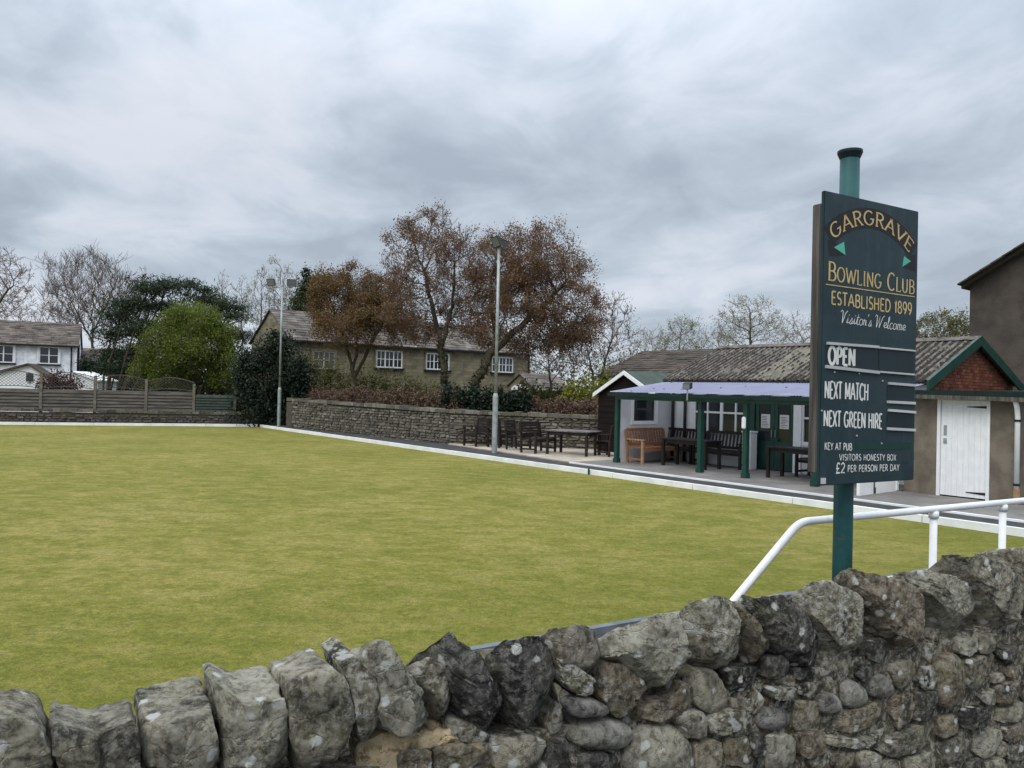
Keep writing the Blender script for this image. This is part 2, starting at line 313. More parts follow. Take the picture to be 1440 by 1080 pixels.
MT['greystone'] = masonry_mat('grey_rubble', (0.16, 0.145, 0.12), (0.10, 0.09, 0.075), (0.06, 0.055, 0.05), 0.4, 0.17, 0.3)
MT['bark'] = simple('dark_bark', (0.095, 0.083, 0.055), (0.045, 0.040, 0.028), 6, 0.95, 0.6, 30, stretch=(1, 1, .3))
MT['barkpale'] = simple('pale_bark', (0.26, 0.23, 0.19), (0.15, 0.13, 0.11), 5, 0.95, 0.5, 30, stretch=(1, 1, .3))
MT['twig'] = simple('twig_brown', (0.21, 0.17, 0.155), (0.135, 0.105, 0.095), 1.2, 0.95, 0)
MT['twigpale'] = simple('twig_pale', (0.33, 0.30, 0.26), (0.22, 0.195, 0.17), 1.2, 0.95, 0)
MT['rust'] = leaf_mat('copper_leaves', [(0.080, 0.048, 0.027), (0.150, 0.083, 0.044), (0.205, 0.115, 0.060), (0.140, 0.108, 0.050)], 0.55)
MT['rust2'] = leaf_mat('rusty_green_leaves', [(0.062, 0.044, 0.020), (0.140, 0.078, 0.034), (0.175, 0.110, 0.045), (0.112, 0.104, 0.040)], 0.6)
MT['hedgeleaf'] = leaf_mat('brown_beech_hedge_leaves', [(0.055, 0.028, 0.018), (0.115, 0.066, 0.044), (0.175, 0.118, 0.082), (0.095, 0.090, 0.040)], 1.4)
MT['pine'] = leaf_mat('pine_needles', [(0.012, 0.022, 0.010), (0.026, 0.042, 0.017), (0.048, 0.068, 0.026)], 0.6, 0.1)
MT['brightleaf'] = leaf_mat('fresh_green_leaves', [(0.055, 0.080, 0.012), (0.120, 0.160, 0.020), (0.185, 0.225, 0.032)], 0.55, 0.35)
MT['yellowleaf'] = leaf_mat('yellow_green_leaves', [(0.07, 0.085, 0.012), (0.18, 0.19, 0.022), (0.28, 0.27, 0.035)], 0.8, 0.3)
MT['darkleaf'] = leaf_mat('dark_evergreen_leaves', [(0.006, 0.012, 0.008), (0.016, 0.028, 0.016), (0.032, 0.048, 0.024)], 0.8, 0.08)
MT['budleaf'] = leaf_mat('pale_spring_buds', [(0.10, 0.115, 0.035), (0.17, 0.18, 0.07)], 0.5, 0.3)
MT['oliveleaf'] = leaf_mat('olive_leaves', [(0.06, 0.065, 0.018), (0.12, 0.12, 0.03), (0.16, 0.15, 0.05)], 0.6, 0.3)
MT['ivyleaf'] = leaf_mat('trunk_ivy', [(0.022, 0.026, 0.012), (0.060, 0.056, 0.022), (0.085, 0.072, 0.028)], 1.2, 0.1)
MT['redleaf'] = leaf_mat('dark_red_leaves', [(0.03, 0.008, 0.008), (0.085, 0.02, 0.018)], 0.9, 0.15)
MT['stone_fg'] = stone_mat('lichened_gritstone', [(0.085, 0.080, 0.070), (0.145, 0.135, 0.11), (0.18, 0.168, 0.138), (0.12, 0.10, 0.075), (0.11, 0.105, 0.095)], 0.72, 0.40)
MT['stone_dark'] = stone_mat('black_weathered_gritstone', [(0.045, 0.044, 0.043), (0.065, 0.062, 0.058)], 0.72, 0.46, brown=0.15, crust=.3)
MT['stone_pale'] = stone_mat('pale_lichened_stone', [(0.15, 0.142, 0.112), (0.18, 0.168, 0.138)], 0.60, 0.40, crust=.85)
MT['stone_grey'] = stone_mat('plain_grey_gritstone', [(0.155, 0.15, 0.125), (0.18, 0.172, 0.145)], 0.76, 0.34, brown=0.25, crust=.45)
MT['stone_brown'] = stone_mat('brown_sandstone', [(0.125, 0.104, 0.078), (0.108, 0.092, 0.072)], 0.70, 0.36, brown=0.45)
MT['cobble'] = stone_mat('smooth_river_cobble', [(0.10, 0.10, 0.098), (0.15, 0.147, 0.14), (0.12, 0.115, 0.10)], 0.78, 0.28, brown=0.15, crust=.25, spots=False)
MT['core'] = stone_mat('dark_earth_mortar', [(0.065, 0.058, 0.047), (0.08, 0.07, 0.056)], 0.80, 0.40, crust=.7, spots=False)  # dark grey-brown mortar of the wall core
MT['sandmortar'] = stone_mat('sandy_mortar', [(0.30, 0.235, 0.15), (0.26, 0.20, 0.13)], 0.75, 0.25, brown=0.3, spots=False)
def rubble_mat(name, cols):
    m, nt, b = new_mat(name)
    v = vec_of(nt); g = nt.nodes.new('ShaderNodeNewGeometry')
    base = ramp2(nt, g.outputs['Random Per Island'], [(i / (len(cols) - 1), c) for i, c in enumerate(cols)])
    n = link_noise(nt, v, 6, 6, 0.7)
    c = mixc(nt, 0.9, base, ramp2(nt, n, [(0.3, (0.4, 0.4, 0.4)), (0.7, (1.4, 1.4, 1.35))]), 'MULTIPLY')
    n2 = link_noise(nt, v, 1.1, 4, 0.6)
    c = mixc(nt, ramp2(nt, n2, [(0.5, (0, 0, 0)), (0.72, (0.35,) * 3)]), c, (0.10, 0.105, 0.04))
    nt.links.new(c, b.inputs['Base Color']); b.inputs['Roughness'].default_value = 0.93
    bump(nt, b, link_noise(nt, v, 30, 5, 0.7), 0.5, 0.02)
    return m
MT['rubble'] = rubble_mat('rubble_stone', [(0.07, 0.063, 0.052), (0.13, 0.118, 0.095), (0.20, 0.18, 0.145), (0.10, 0.085, 0.065), (0.27, 0.25, 0.215)])
MT['rubbledark'] = rubble_mat('dark_rubble_stone', [(0.04, 0.037, 0.033), (0.09, 0.082, 0.07), (0.14, 0.125, 0.10), (0.06, 0.05, 0.042), (0.19, 0.175, 0.15)])
for k in ('slate_white', 'slate_grey', 'slate_dark', 'brick'):
    nt = MT[k].node_tree; b = nt.nodes['Principled BSDF']; src = b.inputs['Base Color'].links[0].from_socket
    g = nt.nodes.new('ShaderNodeNewGeometry')
    nt.links.new(mixc(nt, 0.9, src, ramp2(nt, g.outputs['Random Per Island'], [(0, (0.6, 0.6, 0.6)), (1, (1.35, 1.3, 1.25))]), 'MULTIPLY'), b.inputs['Base Color'])

# ------------------------------------------------------------------ mesh helpers
class MB:
    def __init__(self): self.v = []; self.f = []; self.uv = None
    def add(self, vs, fs):
        o = len(self.v); self.v += [tuple(map(float, p)) for p in vs]; self.f += [tuple(i + o for i in f) for f in fs]; return self
    def frame_box(self, c, ax, ay, az):            # centre and three half-axis vectors
        c = np.asarray(c, float); ax, ay, az = (np.asarray(a, float) for a in (ax, ay, az))
        vs = [c + i * ax + j * ay + k * az for k in (-1, 1) for j in (-1, 1) for i in (-1, 1)]
        fs = [(0, 2, 3, 1), (4, 5, 7, 6), (0, 1, 5, 4), (2, 6, 7, 3), (0, 4, 6, 2), (1, 3, 7, 5)]
        if np.dot(np.cross(ax, ay), az) < 0: fs = [f[::-1] for f in fs]
        return self.add(vs, fs)
    def box(self, x0, x1, y0, y1, z0, z1):
        return self.frame_box(((x0 + x1) / 2, (y0 + y1) / 2, (z0 + z1) / 2), ((x1 - x0) / 2, 0, 0), (0, (y1 - y0) / 2, 0), (0, 0, (z1 - z0) / 2))
    def sbox(self, s0, s1, w0, w1, z0, z1):        # box in the side frame
        c = S((s0 + s1) / 2, (w0 + w1) / 2, (z0 + z1) / 2)
        return self.frame_box(c, E1v * (s1 - s0) / 2, E2v * (w1 - w0) / 2, UP * (z1 - z0) / 2)
    def beam(self, a, b, w, h, up=(0, 0, 1)):
        a = np.asarray(a, float); b = np.asarray(b, float); d = b - a; L = np.linalg.norm(d); d /= L
        side = np.cross(d, up); side /= max(1e-9, np.linalg.norm(side)); u = np.cross(side, d)
        return self.frame_box((a + b) / 2, d * L / 2, side * w / 2, u * h / 2)
    def tube(self, a, b, r0, r1=None, n=8, caps=True):
        r1 = r0 if r1 is None else r1
        a = np.asarray(a, float); b = np.asarray(b, float); d = b - a; L = np.linalg.norm(d)
        if L < 1e-6: return self
        d = d / L; t = np.array([1.0, 0, 0]) if abs(d[0]) < 0.8 else np.array([0, 1.0, 0])
        x = np.cross(d, t); x /= np.linalg.norm(x); y = np.cross(d, x)
        vs = []
        for c, r in ((a, r0), (b, r1)):
            for k in range(n):
                an = 2 * math.pi * k / n; vs.append(c + x * r * math.cos(an) + y * r * math.sin(an))
        fs = [(k, (k + 1) % n, n + (k + 1) % n, n + k) for k in range(n)]
        if caps: fs += [tuple(range(n - 1, -1, -1)), tuple(range(n, 2 * n))]
        return self.add(vs, fs)
    def pipe(self, pts, r, n=10):                  # tube along a polyline
        pts = [np.asarray(p, float) for p in pts]; vs = []; fs = []
        up = np.array([0.3, 0.2, 0.9])
        for i, p in enumerate(pts):
            d = pts[min(i + 1, len(pts) - 1)] - pts[max(i - 1, 0)]; d /= np.linalg.norm(d)
            x = np.cross(d, WP); x /= np.linalg.norm(x); y = np.cross(d, x)
            for k in range(n):
                an = 2 * math.pi * k / n; vs.append(p + x * r * math.cos(an) + y * r * math.sin(an))
        for i in range(len(pts) - 1):
            for k in range(n): fs.append((i * n + k, i * n + (k + 1) % n, (i + 1) * n + (k + 1) % n, (i + 1) * n + k))
        fs += [tuple(range(n - 1, -1, -1)), tuple(range((len(pts) - 1) * n, len(pts) * n))]
        return self.add(vs, fs)
    def prism(self, pts, ext):                     # planar polygon pushed along a vector
        pts = [np.asarray(p, float) for p in pts]; n = len(pts); ext = np.asarray(ext, float)
        vs = pts + [p + ext for p in pts]
        fs = [tuple(range(n - 1, -1, -1)), tuple(range(n, 2 * n))] + [(k, (k + 1) % n, n + (k + 1) % n, n + k) for k in range(n)]
        return self.add(vs, fs)
    def lathe(self, c, prof, n=16):                # profile of (radius, height)
        c = np.asarray(c, float); vs = []; fs = []
        for r, z in prof:
            for k in range(n):
                an = 2 * math.pi * k / n; vs.append(c + np.array([r * math.cos(an), r * math.sin(an), z]))
        for i in range(len(prof) - 1):
            for k in range(n): fs.append((i * n + k, i * n + (k + 1) % n, (i + 1) * n + (k + 1) % n, (i + 1) * n + k))
        fs += [tuple(range(n - 1, -1, -1)), tuple(range((len(prof) - 1) * n, len(prof) * n))]
        return self.add(vs, fs)
def base_of(p):
    o = p
    while o.parent: o = o.parent
    return o['_base'] if '_base' in o.keys() else (0, 0, 0)
BASE = {}
def link(name, mesh, mat, parent=None, smooth=False, kind=None):
    o = bpy.data.objects.new(name, mesh); COL.objects.link(o)
    if mat is not None and not mesh.materials: mesh.materials.append(mat)
    if parent: o.parent = parent
    if smooth and len(mesh.polygons): mesh.polygons.foreach_set('use_smooth', [True] * len(mesh.polygons))
    if kind: o['kind'] = kind
    return o
def obj(name, mb, mat, parent=None, smooth=False, kind=None, fix=True, bevel=0.0):
    """one mesh object; vertices are given on the site, stored relative to the thing's base"""
    off = np.zeros(3)
    if parent is not None:
        o = parent
        while o.parent: o = o.parent
        off = np.array(BASE.get(o.name, (0, 0, 0)))
    v = np.array(mb.v) - off
    me = bpy.data.meshes.new(name); me.from_pydata(v.tolist(), [], mb.f)
    if fix or bevel:
        bm = bmesh.new(); bm.from_mesh(me)
        if bevel: bmesh.ops.bevel(bm, geom=list(bm.edges), offset=bevel, segments=2, affect='EDGES', clamp_overlap=True)
        if fix: bmesh.ops.recalc_face_normals(bm, faces=bm.faces)
        bm.to_mesh(me); bm.free()
    me.update()
    return link(name, me, mat, parent, smooth, kind)
def tag(o, label, cat, group=None, kind=None):
    o['label'] = label; o['category'] = cat
    if group: o['group'] = group
    if kind: o['kind'] = kind
    return o
def thing(name, label, cat, loc, group=None, local=False):
    o = bpy.data.objects.new(name, None); COL.objects.link(o); o.location = [float(a) for a in loc]; o.empty_display_size = 0.2
    if not local: BASE[o.name] = tuple(float(a) for a in loc)
    return tag(o, label, cat, group)
def struct(name, mb, mat, **k):
    o = obj(name, mb, mat, **k); o['kind'] = 'structure'; return o
def copy_thing(o, loc, rot, label, group=None):
    r = o.copy(); COL.objects.link(r); r.location = [float(a) for a in loc]; r.rotation_euler = (0, 0, rot)
    tag(r, label, o['category'], group or o.get('group'))
    for ch in o.children:
        c = ch.copy(); COL.objects.link(c); c.parent = r
        for g in ch.children:
            d = g.copy(); COL.objects.link(d); d.parent = c
    return r
def uv_planar(o, ax, ay, base):
    me = o.data; uv = me.uv_layers.new(name='UVMap'); off = np.array(base)
    for p in me.polygons:
        nrm = p.normal
        for li in p.loop_indices:
            co = np.array(me.vertices[me.loops[li].vertex_index].co) + off
            hz = np.array([-nrm[1], nrm[0], 0]); L = np.linalg.norm(hz)
            hz = hz / L if L > 0.3 else np.array(ax)
            uv.data[li].uv = (float(np.dot(co, hz)), float(co[2]))

# ------------------------------------------------------------------ the setting: ground, green, paths
def sheet(pts, z): m = MB(); m.add([(p[0], p[1], z) for p in pts], [tuple(range(len(pts)))]); return m
g = MB(); g.add([(-2500, -2500, -0.06), (2500, -2500, -0.06), (2500, 2500, -0.06), (-2500, 2500, -0.06)], [(0, 1, 2, 3)])
struct('ground', g, MT['ground'])
FAR1 = np.array([-22.9, 34.5]) - C0; FAR1 /= np.linalg.norm(FAR1); FN = np.array([FAR1[1], -FAR1[0]]);
if FN[1] < 0: FN = -FN
NEAR_A = on_z(1110, 836, 0.06)[:2]; NEAR_B = on_z(670, 913, 0.06)[:2]
ND = (NEAR_B - NEAR_A) / np.linalg.norm(NEAR_B - NEAR_A)
def cross2(p, d, q, e):
    A = np.array([[d[0], -e[0]], [d[1], -e[1]]]); t = np.linalg.solve(A, np.array(q) - np.array(p)); return np.array(p) + np.array(d) * t[0]
WE = -0.18                                                  # the turf stops here in the side frame
c_far = S(0, WE)[:2]
c_near = cross2(NEAR_A, ND, c_far, E1)
far_l = c_far + FAR1 * 34.0; near_l = c_near + ND * 32.0
gm = MB()
nx, ny = 60, 60
for j in range(ny + 1):
    for i in range(nx + 1):
        a, b = i / nx, j / ny
        p = (1 - b) * ((1 - a) * c_near + a * near_l) + b * ((1 - a) * c_far + a * far_l)
        z = 0.05 * math.sin(math.pi * a) * math.sin(math.pi * b) + 0.004 * noise.noise((p[0] * .4, p[1] * .4, 0))
        gm.v.append((p[0], p[1], z))
for j in range(ny):
    for i in range(nx): gm.f.append((j * (nx + 1) + i, j * (nx + 1) + i + 1, (j + 1) * (nx + 1) + i + 1, (j + 1) * (nx + 1) + i))
struct('bowling_green', gm, MT['turf'], smooth=True)
def flat_prism(pts, z0, z1): m = MB(); m.prism([(p[0], p[1], z0) for p in pts], (0, 0, z1 - z0)); return m
PATH_Z = 0.10
near_s = np.dot(c_near - C0, E1)
# dark path along the side, patio and veranda slab
struct('side_path', flat_prism([S(-2.5, 0.0), S(near_s + 3, 0.0), S(near_s + 3, 0.66), S(21.5, 0.74), S(14.4, 1.36), S(13.6, 2.2), S(-2.5, 1.2)], -0.05, PATH_Z), MT['asphalt'])
struct('patio', flat_prism([S(14.45, 1.36), S(21.5, 0.745), S(21.5, 6.5), S(17.6, 6.5), S(13.65, 2.2)], -0.05, PATH_Z + 0.03), MT['patio'])
struct('veranda_slab', flat_prism([S(21.5, 0.75), S(near_s + 3, 0.74), S(near_s + 3, 2.85), S(29.35, 2.85), S(29.35, 4.2), S(21.5, 4.2)], -0.05, PATH_Z + 0.03), MT['concrete'])
struct('yard', flat_prism([S(near_s - 1.5, 2.85), S(near_s + 9, 2.85), S(near_s + 9, 16), S(near_s - 1.5, 16)], -0.05, PATH_Z + 0.02), MT['concrete'])
kerb = MB(); kerb.sbox(21.5, near_s + 3, 0.665, 0.735, -0.02, PATH_Z + 0.035)
struct('kerb', kerb, MT['whiteboard'])
struct('road', flat_prism([W(-30, -9, 0), W(40, -9, 0), W(40, 1.72, 0), W(-30, 1.72, 0)], -0.04, 0.30), MT['road'])
struct('near_path', flat_prism([W(-20, 2.1, 0), W(14, 2.1, 0), c_near[:2] - ND * 2, near_l], -0.045, 0.02), MT['asphalt'])

# white boards round the green, each length a board
def edging(name_label, start, d, total, n_out, first=0.0):
    t = thing('edging_boards', name_label, 'edging', (start[0], start[1], 0))
    x = first
    while x < total:
        L = min(2.4, total - x)
        a = start + d * (x + 0.008); b = start + d * (x + L - 0.008)
        m = MB(); c = (a + b) / 2 + n_out * 0.045; jig = random.uniform(-0.008, 0.008)
        m.frame_box((c[0], c[1], 0.022 + jig * .6), (d[0] * (L / 2 - .008), d[1] * (L / 2 - .008), 0), (n_out[0] * 0.045, n_out[1] * 0.045, 0), (0, 0, 0.10))
        obj('board', m, MT['whiteboard'], t)
        x += L
    return t
edging('white painted timber boards edging the green along the clubhouse side', c_far, E1, near_s + 3.0, E2)
edging('white painted timber boards edging the green below the far low stone wall', c_far, FAR1, 34, FN)
t = thing('grey_edging_rail', 'grey blue edging rail lying along the near side of the green behind the stone wall', 'edging', (NEAR_A[0], NEAR_A[1], 0))
NL = np.linalg.norm(NEAR_B - c_near) + .15
for k in range(4):
    a = c_near + ND * (0.1 + k * NL / 4); b = c_near + ND * (0.07 + (k + 1) * NL / 4)
    m = MB(); m.beam((a[0], a[1], 0.035), (b[0], b[1], 0.035), 0.07, 0.08); obj('rail_length', m, MT['greyrail'], t)
pg = s_at(829, WE, 0.1)
m = MB(); q = S(pg, WE - 0.03); m.box(q[0] - .022, q[0] + .022, q[1] - .022, q[1] + .022, -0.02, 0.16)
tag(obj('marker_peg', m, MT['green']), 'small dark green marker peg against the white edging board near the patio', 'peg')
pg2 = S(0.15, WE - 0.03)
m = MB(); m.box(pg2[0] - .05, pg2[0] + .05, pg2[1] - .05, pg2[1] + .05, -0.02, 0.17)
tag(obj('marker_peg', m, MT['iron']), 'small dark marker peg at the far right corner of the green', 'peg')

# ------------------------------------------------------------------ rubble walls in the middle distance
def rubble_wall(name, label, path, tops, thick, mat, course=0.11, cap=True, base=0.0, seed=1):
    """path: plan points; each stone is its own closed block in the stonework mesh"""
    rnd = random.Random(seed)
    t = thing(name, label, 'stone wall', (path[0][0], path[0][1], base))
    core = MB(); st = MB(); cp = MB()
    for (a, b, za, zb) in zip(path[:-1], path[1:], tops[:-1], tops[1:]):
        a = np.array(a[:2]); b = np.array(b[:2]); d = b - a; L = np.linalg.norm(d); d /= L; nrm = np.array([d[1], -d[0]])
        if np.dot(nrm, -a) < 0: nrm = -nrm                  # towards the green / camera
        D3 = np.array([d[0], d[1], 0]); N3 = np.array([nrm[0], nrm[1], 0])
        lo = np.array([a[0], a[1], base]); 
        core.prism([lo + N3 * -0.02, lo + D3 * L + N3 * -0.02, lo + D3 * L + N3 * -0.02 + UP * (zb - base - .14), lo + N3 * -0.02 + UP * (za - base - .14)], -N3 * (thick - 0.05))
        z = base
        while True:
            h = course * rnd.uniform(0.7, 1.4)
            if z + h > max(za, zb) - 0.10: break
            x = -rnd.uniform(0, .1)
            while x < L:
                w = rnd.uniform(0.14, 0.46)
                xx = min(x + w, L)
                top_here = za + (zb - za) * min(1, max(0, x / L)) - 0.1
                if xx - max(x, 0) > 0.05 and z + h < top_here + .03:
                    proud = rnd.uniform(-0.02, 0.045); gap = rnd.uniform(0.006, 0.02)
                    c = lo + D3 * ((max(x, 0) + xx) / 2) + UP * (z - base + h / 2) + N3 * (proud - 0.05)
                    tl = rnd.uniform(-0.02, 0.02)
                    vs = []
                    hx, hz, hp = (xx - max(x, 0)) / 2 - gap, h / 2 - gap * .7, 0.06
                    for k in (-1, 1):
                        for j, sc in ((-1, 1.0), (1, 0.82)):
                            for i in (-1, 1):
                                vs.append(c + D3 * hx * i * sc * rnd.uniform(.9, 1.04) + UP * (hz * k * sc * rnd.uniform(.85, 1.05) + tl * i) + N3 * hp * j)
                    st.add(vs, [(0, 2, 3, 1), (4, 5, 7, 6), (0, 1, 5, 4), (2, 6, 7, 3), (0, 4, 6, 2), (1, 3, 7, 5)])
                x += w
            z += h
        x = 0
        while x < L and cap:
            w = rnd.uniform(0.18, 0.5); xx = min(x + w, L); zt = za + (zb - za) * x / L
            hh = rnd.uniform(0.09, 0.15)
            c = lo + D3 * (x + xx) / 2 + UP * (zt - base - 0.10 + hh / 2) - N3 * (thick / 2 - 0.03)
            cp.frame_box(c, D3 * ((xx - x) / 2 - .006), N3 * (thick / 2 + rnd.uniform(0, .03)), UP * hh / 2 + D3 * rnd.uniform(-.015, .015))
            x += w
    obj('core', core, MT['mortar_dark'], t)
    obj('stonework', st, mat, t, kind='stuff')
    obj('coping', cp, mat, t, kind='stuff')
    return t
A_ = S(2.6, 0.45); B_ = S(14.2, 1.55); Cw = S(18.7, 4.9); D_ = S(21.0, 8.5)
rubble_wall('dry_stone_wall', 'long grey dry stone wall behind the path and patio, under the beech hedge', [S(2.0, 2.6), A_, B_, Cw, D_], [1.45, 1.42, 1.30, 1.24, 1.24], 0.45, MT['rubble'], 0.10, seed=3)
fw0 = c_far + FN * 0.55
def farp(px, off, z=0.6):                                  # where an image column meets the far boundary line
    n = _r * F_PX - _f * (px - CX); p = c_far + FN * off
    a = np.array([p[0], p[1], z]) - CAM; b = np.array([FAR1[0], FAR1[1], 0]); return p + FAR1 * (-np.dot(n, a) / np.dot(n, b))
rubble_wall('low_stone_wall', 'low dark stone wall under the timber fence at the far end of the green', [farp(347, 0.5), farp(-160, 0.5)], [0.66, 0.72], 0.4, MT['rubbledark'], 0.12, seed=5)

# ------------------------------------------------------------------ fence on the far wall
ft = thing('timber_fence', 'weathered timber fence of slatted panels with arched lattice tops', 'fence', (*farp(205, 0.7), 0.66))
px_posts = [330, 272, 205, 133, 57, -23, -108]
FX = np.array([FAR1[0], FAR1[1], 0]); FNv = np.array([FN[0], FN[1], 0])
PP = [farp(p, 0.72) for p in px_posts]
for k, p in enumerate(PP):
    m = MB(); zt = (1.75, 2.02, 2.2, 2.3, 2.34, 2.34, 2.34)[k]
    m.frame_box((p[0], p[1], (0.5 + zt) / 2), FX * 0.06, FNv * 0.06, UP * (zt - .5) / 2)
    po = obj('post', m, MT['fencepost'], ft)
for k in range(len(PP) - 1):
    a = np.array([*PP[k], 0]); b = np.array([*PP[k + 1], 0]); L = np.linalg.norm(b - a); d = (b - a) / L
    mat = MT['fencegreen'] if k == 0 else MT['fence']
    zs0, zs1 = 0.70, (1.62 if k else 1.5)
    nsl = 6; hh = (zs1 - zs0) / nsl
    for i in range(nsl):
        m = MB(); z = zs0 + hh * (i + .5)
        c = (a + b) / 2 + UP * z
        m.frame_box(c, d * (L / 2 - 0.065), FNv * 0.008 , UP * (hh * 0.56) + FNv * 0.03)
        obj('slat', m, mat, ft)
    if k:
        top = lambda x: (2.05, 2.08, 2.14, 2.2, 2.22, 2.22)[k] + 0.22 * math.sin(math.pi * x)
        bot = lambda x: 1.66 + 0.10 * math.sin(math.pi * x)
        n = 12
        for fn in (top, bot):
            m = MB()
            for i in range(n):
                x0, x1 = i / n, (i + 1) / n
                m.beam(a + d * L * x0 + UP * fn(x0), a + d * L * x1 + UP * fn(x1), 0.035, 0.035)
            obj('arched_rail', m, mat, ft)
        m = MB(); stp = 0.16
        xs = np.arange(-0.9, L + 0.9, stp)
        for x in xs:
            for sg in (-1, 1):
                pts = []
                for tt in np.linspace(0, 1.4, 29):
                    xx = x + sg * (tt - 0.3); zz = 1.5 + tt * .8
                    if 0.07 < xx < L - 0.07 and bot(xx / L) < zz < top(xx / L): pts.append((xx, zz))
                if len(pts) > 1:
                    m.beam(a + d * pts[0][0] + UP * pts[0][1] + FNv * 0.006 * sg, a + d * pts[-1][0] + UP * pts[-1][1] + FNv * 0.006 * sg, 0.010, 0.034, FNv)
        obj('lattice', m, mat, ft)

# ------------------------------------------------------------------ buildings
def house(name, label, P, d, length, depth, z0, ze, zr, wallmat, roofmat, over=0.25, course=0.28, seed=1, verge=0.12):
    """P = front right-hand corner on plan, d = direction of the front from right to left, back = away from camera"""
    rnd = random.Random(seed)
    P = np.array([P[0], P[1], 0.0]); d = np.array([d[0], d[1], 0.0]); d /= np.linalg.norm(d)
    b = np.array([-d[1], d[0], 0]);
    if np.dot(b, P) < 0: b = -b
    t = thing(name, label, 'house', (P[0], P[1], z0))
    m = MB()
    prof = [P + UP * z0, P + b * depth + UP * z0, P + b * depth + UP * ze, P + b * depth / 2 + UP * zr, P + UP * ze]
    m.prism(prof, d * length)
    wo = obj('wall', m, wallmat, t); uv_planar(wo, d, b, BASE[t.name])
    sl = MB(); half = depth / 2; rise = zr - ze; LL = math.hypot(half, rise)
    ncr = max(4, int((LL + over) / course))
    for side in (0, 1):
        for i in range(ncr):
            f0 = -over / LL + (1 + over / LL) * i / ncr; f1 = f0 + (1 + over / LL) / ncr * 1.25
            f1 = min(f1, 1.0)
            x = -verge
            while x < length + verge:
                w = rnd.uniform(0.3, 0.75) * (1 if course < .35 else 1.2); x1 = min(x + w, length + verge)
                th = 0.045 + rnd.uniform(-.008, .014); lift = 0.05 + rnd.uniform(0, .016)
                def pt(f, xx, dz):
                    yy = half * f; q = P + d * xx + UP * (ze + rise * f + dz)
                    return q + (b * yy if side == 0 else b * (depth - yy))
                g_ = 0.006
                q = [pt(f0 + rnd.uniform(-.012, .012), x + g_, lift), pt(f0 + rnd.uniform(-.012, .012), x1 - g_, lift), pt(f1, x1 - g_, 0.02), pt(f1, x + g_, 0.02)]
                sl.prism(q, UP * th); x = x1
    ro = obj('roof', sl, roofmat, t, kind='stuff')
    rd = MB(); x = -verge
    while x < length + verge:
        x1 = min(x + .5, length + verge); q = P + b * half + UP * (zr + 0.05)
        rd.prism([q + d * x + b * -.16 + UP * -.06, q + d * x + UP * .06, q + d * x + b * .16 + UP * -.06], d * (x1 - x - .01)); x = x1
    obj('ridge', rd, roofmat, t)
    gt = MB(); gt.beam(P - b * (over + .02) + UP * (ze - 0.1) - d * verge, P - b * (over + .02) + UP * (ze - 0.1) + d * (length + verge), 0.11, 0.10)
    obj('gutter', gt, MT['iron'], t)
    return t, P, d, b
def casement(t, P, d, b, x, zc_, w, h, lights=3, rows=2, cols=2, glass='glass', sill=None, frame='white', proud=0.02, flush=True):
    """a window set on the front: frame, panes behind it, glazing bars"""
    c = P + d * x + UP * zc_ - b * proud
    m = MB(); ft_ = 0.07
    m.frame_box(c + UP * (h / 2 - ft_ / 2), d * w / 2, b * 0.04, UP * ft_ / 2); m.frame_box(c - UP * (h / 2 - ft_ / 2), d * w / 2, b * 0.04, UP * ft_ / 2)
    for i in range(lights + 1):
        m.frame_box(c + d * (-w / 2 + ft_ / 2 + (w - ft_) * i / lights), d * ft_ / 2, b * 0.038, UP * (h / 2 - ft_))
    lw = (w - ft_) / lights
    for i in range(lights):
        cc = c + d * (-w / 2 + ft_ / 2 + lw * (i + .5))
        for r_ in range(1, rows): m.frame_box(cc + UP * (h * (r_ / rows - .5)), d * (lw - ft_) / 2, b * 0.03, UP * 0.017)
        for q in range(1, cols): m.frame_box(cc + d * lw * (q / cols - .5), d * 0.017, b * 0.028, UP * (h / 2 - ft_))
    fr = obj('window', m, MT[frame], t)
    sm_ = MB(); e_ = .085
    sm_.frame_box(c + UP * (h / 2 + e_ / 2 + .002) - b * .015, d * (w / 2 + e_ + .04), b * .06, UP * e_ / 2)
    for k in (-1, 1): sm_.frame_box(c + d * k * (w / 2 + e_ / 2 + .002) - b * .015, d * e_ / 2, b * .058, UP * h / 2)
    obj('surround', sm_, MT['surround'] if frame != 'white' or sill == 'iron' and lights == 3 else MT['cottagesur'], fr)
    for i in range(lights):
        cc = c + d * (-w / 2 + ft_ / 2 + lw * (i + .5))
        g_ = MB(); g_.frame_box(cc + b * 0.004, d * (lw - ft_) / 2, b * 0.006, UP * (h / 2 - ft_))
        obj('pane', g_, MT[glass], fr)
    if sill:
        s_ = MB(); s_.frame_box(c - UP * (h / 2 + 0.06) - b * 0.03, d * (w / 2 + .12), b * 0.09, UP * 0.05); obj('sill', s_, MT[sill], fr)
    return fr

# white cottage at the far left
Pc = gx(107, 51.8, 2.0); dc = np.array([-0.891, -0.454])
t, P, d, b = house('cottage', 'whitewashed stone cottage with brown slate roof behind the left fence', Pc, dc, 13, 6.0, 0, 4.40, 5.95, MT['cottagewhite'], MT['slate_white'], seed=2)
def along(P, d, px, z):
    n = _r * F_PX - _f * (px - CX); return -np.dot(n, np.array([P[0], P[1], z]) - CAM) / np.dot(n, d)
for px in (69, 5):
    casement(t, P, d, b, along(P, d, px, 3.6), 3.68, 1.15, 1.15, 2, 2, 1, 'glass', 'iron')
m = MB(); x = along(P, d, 100, 3); m.tube(P + d * x - b * .08 + UP * 0.3, P + d * x - b * .08 + UP * 4.3, 0.045); obj('drainpipe', m, MT['iron'], t)
m = MB(); m.tube(P + b * .5 - d * .06 + UP * .3, P + b * .5 - d * .06 + UP * 4.5, 0.09); obj('drainpipe', m, MT['iron'], t)
